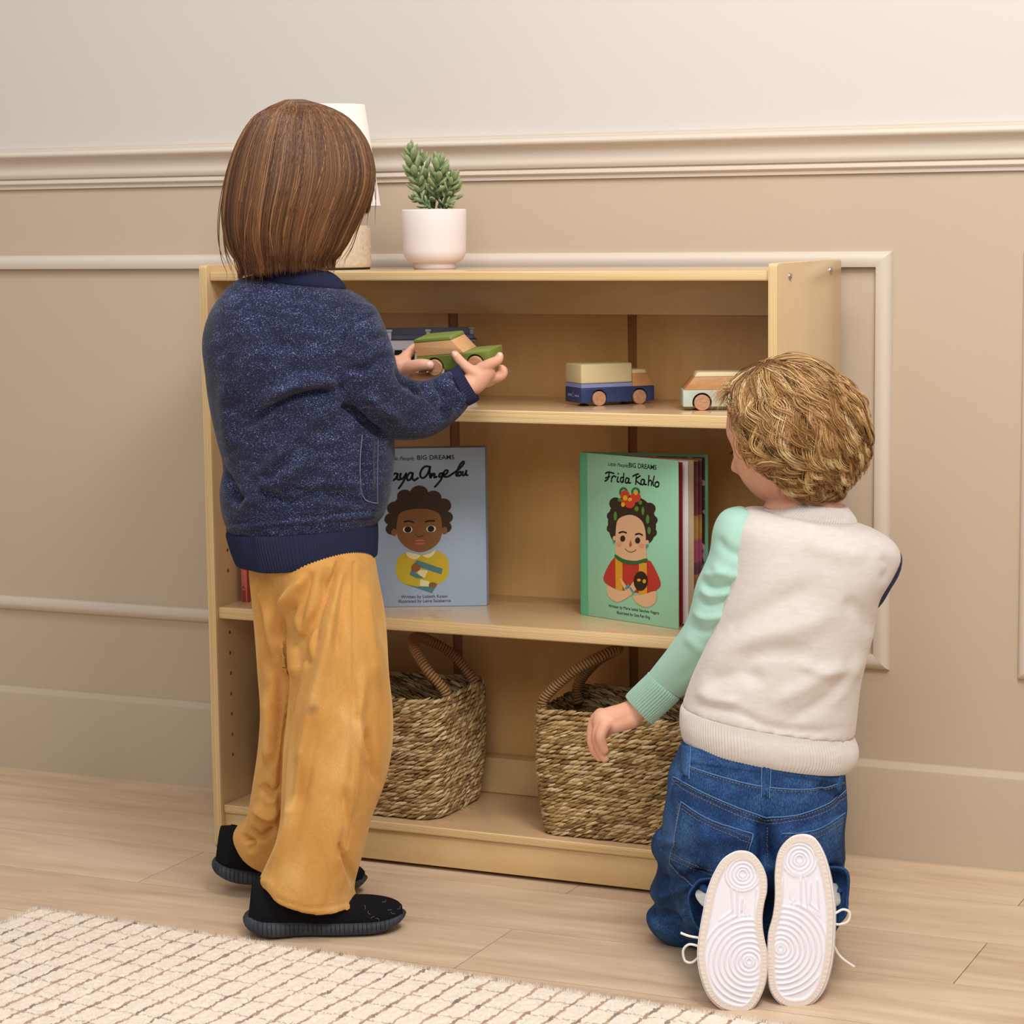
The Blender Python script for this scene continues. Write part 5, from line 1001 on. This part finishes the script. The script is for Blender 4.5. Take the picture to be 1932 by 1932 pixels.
pk1 = quadp('back_pocket', [(1287, 1512), (1419, 1574), (1406, 1660), (1264, 1627)], .0024); pk1b = quadp('back_pocket', [(1265, 1627), (1406, 1660), (1350, 1700), (1313, 1672)], .0024); pk2 = quadp('back_pocket', [(1477, 1572), (1593, 1532), (1592, 1630), (1480, 1640)], .0024)
for q in ([(1286, 1402), (1306, 1406), (1302, 1470), (1288, 1464)], [(1437, 1440), (1454, 1442), (1452, 1506), (1436, 1504)], [(1580, 1450), (1592, 1452), (1582, 1496), (1575, 1490)]): quadp('belt_loop', q, .0042, 8, 14, M_denim)
stl = [[(1272, 1470), (1330, 1500), (1400, 1530), (1444, 1545)], [(1270, 1478), (1330, 1508), (1400, 1540), (1444, 1552)], [(1447, 1546), (1500, 1542), (1560, 1520), (1595, 1492)], [(1447, 1553), (1500, 1549), (1560, 1528), (1596, 1500)], [(1286, 1443), (1350, 1466), (1430, 1486), (1520, 1492), (1590, 1478)],
       [(1290, 1519), (1340, 1552), (1415, 1580)], [(1289, 1525), (1340, 1560), (1413, 1587)], [(1284, 1516), (1270, 1622)], [(1268, 1610), (1330, 1636), (1400, 1652)], [(1267, 1618), (1330, 1644), (1395, 1660)], [(1268, 1632), (1300, 1662), (1330, 1682)], [(1414, 1582), (1402, 1650)], [(1482, 1578), (1540, 1570), (1590, 1540)], [(1482, 1585), (1540, 1578), (1588, 1550)], [(1452, 1560), (1450, 1620)]]
add('stitching', *stitch(jS, stl, off=.0030), M_thread, js)
edg = [[(1287, 1512), (1340, 1546), (1419, 1574)], [(1287, 1512), (1276, 1570), (1265, 1626)], [(1419, 1574), (1412, 1620), (1406, 1655)], [(1265, 1627), (1290, 1655), (1320, 1680)], [(1477, 1573), (1540, 1564), (1592, 1533)], [(1272, 1466), (1330, 1496), (1400, 1526), (1444, 1541)], [(1447, 1541), (1500, 1538), (1560, 1516), (1594, 1490)], [(1286, 1440), (1350, 1462), (1430, 1482), (1520, 1489), (1590, 1476)], [(1437, 1442), (1436, 1504)], [(1454, 1444), (1452, 1506)], [(1288, 1404), (1289, 1464)], [(1306, 1407), (1302, 1470)]]
trim('seam_edge', edg, .0022, .0007, M_denl, js)
# rolled hems of the legs around the ankles
def cuffring(pts, r): P = [f2.p(a, b, c) for a, b, c in pts]; return tube(spline(P, 60, True), r, 10, closed=True)
def leghem(pts, r):
    P = np.array(pts, float); c = P[:, :2].mean(0); rings = []
    for k_, (sc_, dw) in enumerate(((.25, .022), (.80, .020), (.92, .006), (.97, -.002), (1.02, .0), (1.03, .006), (1.03, .02), (1.0, .035), (1.02, .06))):
        rings.append(spline([f2.p(*(c+(q[:2]-c)*sc_), q[2]+dw) for q in P], 70, True))
    return add('leg_hem', *loft(rings, cap=False), M_denim, js)
leghem([(1298, 1700, -.045), (1306, 1674, -.045), (1328, 1658, -.04), (1375, 1664, -.03), (1400, 1715, -.03), (1385, 1760, -.04), (1345, 1772, -.05), (1312, 1745, -.05)], .0045)
leghem([(1480, 1690, -.04), (1490, 1650, -.035), (1560, 1636, -.035), (1598, 1644, -.045), (1600, 1690, -.055), (1590, 1735, -.06), (1530, 1760, -.045), (1486, 1735, -.04)], .0045)
add('sock', *f2.limb([(1322, 1672, 1400, 1690, -.02, .03), (1312, 1688, 1392, 1722, -.05, .03), (1318, 1700, 1395, 1738, -.08, .028)], n=20, k=30), M_sock, P2)
add('sock', *f2.limb([(1500, 1660, 1580, 1660, -.01, .03), (1500, 1690, 1585, 1690, -.04, .03), (1500, 1710, 1585, 1700, -.07, .028)], n=20, k=30), M_sock, P2)
# sneakers, soles towards the viewer
def zz(P): return [(1200+x/4.391, 1500+y/4.391) for x, y in P]
def sneaker(outline, wt, wh, vt, vh, heel, ball, shift, lace, parent):
    O = spline(zz(outline), 360, True); cx_, cy_ = (np.array(zz([heel, ball]))).mean(0); Hh, Bb = np.array(zz([heel])[0]), np.array(zz([ball])[0])
    ax = np.array([(O[:, 1].min()+30), 0]); top = O[O[:, 1].argmin()]; bot = O[O[:, 1].argmax()]
    spine = lambda q: np.array([np.interp(q[:, 1], [top[1], bot[1]], [top[0]*.5+Hh[0]*.5, bot[0]]), q[:, 1]]).T
    C = O.copy(); C[:, 1] = np.clip(O[:, 1], top[1]+42, bot[1]-52); mid = (O[:, 0].max()+O[:, 0].min())/2
    # centre line: mean of the outline's left and right at that height
    cl = []
    for y in C[:, 1]:
        xs_ = O[np.abs(O[:, 1]-y) < 4, 0]; cl.append((xs_.max()+xs_.min())/2)
    C[:, 0] = cl; nr_ = 90; T_ = np.linspace(0, 1, nr_); wv = lambda v_: wt+(wh-wt)*np.clip((vt-v_)/(vt-vh), 0, 1)
    G = C[None]*(1-T_[:, None, None])+O[None]*T_[:, None, None]; U_, V_ = G[..., 0], G[..., 1]
    dO = (1-T_)[:, None]*np.linalg.norm(O-C, axis=1)[None]    # px from the rim
    rimw = 15.; ring = lambda c, per, ph=0: np.cos((np.hypot(U_-c[0], (V_-c[1])*.97))/per*2*np.pi)
    inner = 1/(1+np.exp(-(dO-rimw)/.9)); hgt = np.zeros_like(U_)
    isheel = V_ < (Hh[1]*.52+Bb[1]*.48)-10; dh = np.hypot(U_-Hh[0], V_-Hh[1]); db = np.hypot(U_-Bb[0], V_-Bb[1])
    def ridge(d, rad, wd): return sum(np.exp(-((d-r_)/wd)**2) for r_ in rad)
    hh = ridge(dh, (7, 12.5, 20, 27.5, 33), 1.6); bb = ridge(db, (5.5, 10.5, 19, 27, 37, 46.5, 57, 67, 78, 89), 2.0)
    ymid = V_; shank = (dh > 36) & (V_ < Bb[1]-88+abs(U_-Bb[0])*.12); hgt = np.where(dh < 36, hh, np.where(shank, 0, bb))
    for L in lace['shank']:
        d, s_, _ = seg_dist(U_.ravel(), V_.ravel(), zz(L)); d = d.reshape(U_.shape); hgt = np.maximum(hgt, np.where(shank | (dh > 33), np.exp(-(d/1.7)**2), 0))
    if lace.get('mark'):
        d, s_, _ = seg_dist(U_.ravel(), V_.ravel(), spline(zz(lace['mark']), 30)); hgt += .45*np.exp(-(d.reshape(U_.shape)/1.0)**2)
    ang = np.arange(360); tick = (np.cos(ang*2*np.pi/3.6) > .55)[None]*((dO > 1.5) & (dO < rimw-5))*.55
    hm = hgt*inner*.0018-.0010*inner+(1-inner)*(.0012-tick*.0009)-.0030*np.clip(1-dO/2.2, 0, 1)**2
    W_ = wv(V_)-hm*1.2; P = np.zeros((nr_, 360, 3))
    for a in range(nr_):
        for b in range(360): P[a, b] = f2.p(U_[a, b], V_[a, b], W_[a, b])
    V = P.reshape(-1, 3); F = [(a*360+b, a*360+(b+1) % 360, (a+1)*360+(b+1) % 360, (a+1)*360+b) for a in range(nr_-1) for b in range(360)]
    base = [P[-1]]; cen = O.mean(0)
    side_r = []
    for dw, sc_, sx in ((.002, 1.010, .3), (.006, 1.012, 1), (.016, 1.0, 2), (.0235, .992, 3)):
        q = cen+(O-cen)*sc_+np.array([shift*sx, 0]); side_r.append(np.array([f2.p(x, y, wv(y)+dw) for x, y in q]))
    rr_ = [P[-1]]+side_r; V2, F2_ = loft(rr_, cap=False)
    sn = add('sneaker', *merge((V, F), (V2, F2_)), [M_white, M_rimw], parent, matfn=None)
    me = sn.data; cen_px = lambda co: pixel(np.array(co)[None]+np.array(sn.matrix_world.translation)[None])
    for p_ in me.polygons:
        i = p_.index
        if i < (nr_-1)*360:
            a, b = divmod(i, 360)
            if dO[a, b] < rimw-1.: p_.material_index = 1
    up_r = []
    for dw, sc_, sx, lift in ((.0230, .955, 3, 0), (.030, .95, 4, 0), (.044, .90, 5, 0), (.058, .78, 6, 0), (.066, .6, 6, 0), (.070, .3, 6, 0)):
        q = cen+(O-cen)*np.array([sc_, .5+.5*sc_])+np.array([shift*sx, -8*(1-sc_)]); up_r.append([f2.p(x, y, wv(y)+dw) for x, y in q[::6]])
    add('upper', *loft(up_r), M_white, sn)
    for L in lace['laces']: add('lace', *tube(spline([f2.p(*at_) for at_ in L], 50), .0016, 8), M_lace, sn)
    return sn
LO = [(870, 466), (960, 488), (1035, 570), (1080, 680), (1084, 800), (1062, 900), (1048, 1000), (1050, 1100), (1066, 1200), (1088, 1300), (1090, 1420), (1072, 1560), (1015, 1700), (940, 1785), (850, 1803), (720, 1772), (630, 1700), (570, 1600), (525, 1450), (512, 1300), (530, 1130), (560, 960), (592, 800), (640, 670), (710, 550), (790, 488)]
RO_ = [(1400, 332), (1300, 345), (1220, 410), (1170, 500), (1148, 650), (1148, 850), (1130, 1000), (1096, 1130), (1087, 1250), (1085, 1400), (1090, 1500), (1108, 1610), (1165, 1700), (1250, 1752), (1350, 1760), (1440, 1735), (1525, 1650), (1580, 1530), (1620, 1350), (1636, 1150), (1640, 950), (1622, 780), (1590, 620), (1545, 480), (1480, 370)]
sneaker(LO, -.150, -.118, 1906, 1607, (885, 650), (938, 1378), -.6, {'shank': [[(790, 770), (800, 960), (690, 1040)], [(840, 790), (835, 1000), (700, 1080)], [(1000, 780), (985, 1030)], [(880, 860), (875, 960)]], 'mark': [(905, 900), (900, 960), (912, 1000)],
   'laces': [[(1322, 1770, -.115), (1300, 1766, -.112), (1284, 1760, -.11)], [(1318, 1785, -.115), (1300, 1782, -.113), (1289, 1793, -.11), (1292, 1812, -.11), (1305, 1816, -.112), (1318, 1806, -.115)]]}, P2)
sneaker(RO_, -.135, -.098, 1901, 1575, (1355, 530), (1197, 1270), 1.6, {'shank': [[(1365, 700), (1365, 930)], [(1405, 700), (1420, 930), (1520, 1000)], [(1450, 730), (1440, 900), (1510, 960)], [(1500, 700), (1515, 930)], [(1215, 700), (1205, 880)]], 'mark': [(1275, 790), (1272, 840), (1300, 880), (1318, 860)],
   'laces': [[(1572, 1726, -.105), (1590, 1716, -.10), (1603, 1722, -.10), (1600, 1738, -.10), (1585, 1744, -.10), (1572, 1743, -.105)], [(1572, 1782, -.105), (1582, 1800, -.10), (1594, 1812, -.10), (1612, 1824, -.10)]]}, P2)
# body
H2c = f2.p(1488, 808, .085); fwd2 = -CR*.76+FH*.50-UP*.42
hd2, (hf, hu, hl) = head_mesh(H2c, fwd2, UP, (.98, 1.0, 1.0), jaw=.46)
neck2 = f2.limb([(1470, 870, 1575, 870, .085, .04), (1466, 915, 1582, 925, .085, .044), (1440, 957, 1596, 975, .078, .052)], n=12, k=30)
core2 = f2.limb([(1430, 975, 1630, 1000, .07, .05), (1395, 1050, 1670, 1060, .058, .065), (1370, 1150, 1635, 1150, .05, .07), (1330, 1280, 1600, 1300, .04, .07), (1300, 1450, 1580, 1480, .035, .07), (1290, 1600, 1570, 1600, .05, .06)], n=30, k=40)
armC = f2.chain([(1385, 1010, .063, 26), (1362, 1150, .066, 26), (1290, 1240, .10, 24), (1220, 1318, .14, 21), (1200, 1340, .152, 21)]); armD = f2.chain([(1660, 1030, .10, 24), (1650, 1100, .135, 22), (1580, 1160, .165, 20), (1490, 1172, .20, 18)])
handC = [f2.chain([(1204, 1338, .152, 23), (1180, 1350, .156, 25), (1155, 1358, .160, 26), (1140, 1360, .160, 24)]), f2.chain([(1190, 1356, .150, 20), (1160, 1368, .152, 16)]),
         f2.chain([(1134, 1350, .164, 15), (1122, 1364, .166, 13), (1118, 1392, .166, 12), (1122, 1414, .164, 10.5), (1131, 1429, .162, 8.5)]), f2.chain([(1140, 1362, .150, 14), (1128, 1384, .150, 12), (1130, 1408, .152, 10.5), (1141, 1431, .152, 8.5)]), f2.chain([(1142, 1368, .142, 12), (1133, 1388, .14, 10.5), (1136, 1404, .143, 9.5), (1141, 1416, .145, 8)]),
         f2.chain([(1138, 1352, .178, 12), (1122, 1372, .184, 11), (1121, 1400, .184, 9.5), (1126, 1416, .182, 8)]), f2.chain([(1170, 1356, .178, 13), (1152, 1372, .190, 11), (1140, 1386, .196, 9.5)])]
handD = [f2.chain([(1490, 1172, .20, 18), (1470, 1176, .21, 20)]), *[f2.chain([(1470, 1162+9*i, .21, 9), (1450, 1166+9*i, .22, 8), (1436, 1176+9*i, .225, 7)]) for i in range(4)], f2.chain([(1474, 1158, .205, 10), (1456, 1148, .20, 8)])]
V, F = fuse(hd2+[neck2, core2, armC, armD]+handC+handD, .0021, 3)
bd2 = add('body', V, F, M_skin2, P2)
# lashes and brow on the visible side
def hp(x, y, z): return H2c+hf*x*.98+hl*y+hu*z
eye = [hp(.072+.004*math.cos(a), .028+.011*math.cos(a), .003-.0035*abs(math.sin(a))) for a in np.linspace(0, math.pi, 9)]
ls = []
for i in range(16): a = i/15; p0 = hp(.0735-.006*a, .020+.018*a, .000); ls.append(tube([p0, p0+hf*.005-hu*.002+hl*.002*a, p0+hf*.009-hu*.0025+hl*.004*a], [.00035, .0003, .0001], 4))
add('eyelashes', *merge(*ls), Mat('lash_brown', '4a3320', .6, .2), bd2, kind='stuff')
# wavy hair
poly = [(1384, 735), (1400, 690), (1497, 640), (1670, 690), (1670, 870), (1602, 914), (1505, 914), (1482, 905), (1470, 872), (1440, 860), (1418, 846), (1406, 818), (1398, 790), (1388, 765)]
def inpoly(u, v):
    c = False; n = len(poly)
    for i in range(n):
        (x1, y1), (x2, y2) = poly[i], poly[i-1]
        if (y1 > v) != (y2 > v) and u < (x2-x1)*(v-y1)/(y2-y1)+x1: c = not c
    return c
AX = np.array([.084, .070, .0865]); crown2 = UP*.86-FH*.42-CR*.10; crown2 = np.array([crown2@hf, crown2@hl, crown2@hu]); crown2 /= np.linalg.norm(crown2); gl = np.array([hf@-UP, hl@-UP, hu@-UP])*.35+np.array([-.35, 0, -.62])
def toW(L): return H2c+L[..., :1]*hf+L[..., 1:2]*hl+L[..., 2:3]*hu
ok = lambda r: inpoly(*[float(q[0]) for q in pixel(toW((np.array([r[0], abs(r[1]), r[2]])*AX)[None]))])
shell = []; n_, k_ = 60, 90
for i in range(n_+1):
    for j in range(k_):
        ph, t = math.pi*i/n_, 2*math.pi*j/k_; r = np.array([math.sin(ph)*math.cos(t), math.sin(ph)*math.sin(t), math.cos(ph)]); shell.append(r)
shell = np.array(shell); okv = np.array([ok(r) for r in shell]); Vs = toW(shell*AX*1.035); Fs = [(i*k_+j, i*k_+(j+1) % k_, (i+1)*k_+(j+1) % k_, (i+1)*k_+j) for i in range(n_) for j in range(k_)]; Fs = [f for f in Fs if all(okv[list(f)])]
hb2 = add('hair', Vs, Fs, M_hb2, P2)
paths, tint, rad = [], [], []; m = 20
NC = 900
for ci in range(NC):
    for _ in range(50):
        r = rng.normal(size=3); r /= np.linalg.norm(r)
        if ok(r): break
    L_ = random.uniform(.060, .090); fr_ = r[0] > .15
    if fr_: L_ *= .80
    if r[2] < -.15: L_ *= .55
    if r[0] > .55: L_ *= .6
    st = L_/(m-1); q = r.copy(); G = []; back = r[0] < .25 and r[2] < .55; curl = random.uniform(.5, 1.3) if back else random.uniform(.1, .45); ph0, wl = random.uniform(0, 6.28), random.uniform(2.4, 4.2)
    sidew = np.array([-.30, .1, 0])
    for s_i in range(m):
        s_ = s_i/(m-1); lift = .003+(.009 if back else .004)*min(1, s_*2.5)+(.010 if back else .004)*s_; pos = q*(AX+lift)
        away = q-crown2; fl = away*1.0+gl*(.75+s_*.9)+sidew*.5; fl = fl-q*(fl@q); fl /= np.linalg.norm(fl)+1e-9; pr = np.cross(q, fl)
        if not ok(q+fl*.05): fl = fl*.15+np.array([-.85, 0, -.3]); fl = fl-q*(fl@q); fl /= np.linalg.norm(fl)+1e-9; pr = np.cross(q, fl)
        wv_ = math.sin(ph0+s_*wl*2.2)*curl; pos = pos+pr*wv_*.008*s_**.7+q*math.cos(ph0+s_*wl*2.2)*curl*.006*s_; G.append(pos)
        q = q+(fl+pr*wv_*.7)*st/.085; q /= np.linalg.norm(q)
    G = np.array(G); c_t = min(1, max(0, random.gauss(.44, .26))); nst = random.randint(18, 28); T_ = np.gradient(G, axis=0); T_ /= np.linalg.norm(T_, axis=1)[:, None]+1e-9
    A_ = np.cross(T_, G/np.linalg.norm(G, axis=1)[:, None]); A_ /= np.linalg.norm(A_, axis=1)[:, None]+1e-9; Bn = np.cross(A_, T_); ss = np.linspace(0, 1, m)
    wdt = random.uniform(.0030, .0075)
    for _ in range(nst):
        a, b = random.gauss(0, 1)*wdt, random.gauss(0, .35)*wdt; pin = 1-.8*ss**1.4; fz = random.gauss(0, .0012)*ss+random.gauss(0, .0008)*np.sin(ss*7+random.uniform(0, 6))
        paths.append(toW(G+A_*(a*pin+fz)[:, None]+Bn*(b*pin+random.gauss(0, .0006)*ss)[:, None])); tint.append(min(1, max(0, random.gauss(c_t, .13)))); rad.append(random.uniform(.00025, .00046))

for _ in range(260):   # wispy fringe at the forehead
    a0 = np.array([random.uniform(1376, 1400), random.uniform(728, 752)]); e0 = a0+np.array([random.uniform(-44, -16), random.uniform(8, 34)]); bw = random.uniform(.07, .11)
    paths.append(np.array([f2.p(a0[0]*(1-t)+e0[0]*t, a0[1]*(1-t)+e0[1]*t-12*math.sin(t*3.1)*random.uniform(.95, 1.05), bw+.02*t) for t in np.linspace(0, 1, m)])); tint.append(random.uniform(.4, .95)); rad.append(random.uniform(.00018, .0003))
strands('hair_strands', paths, rad, tint, M_hair2, hb2)
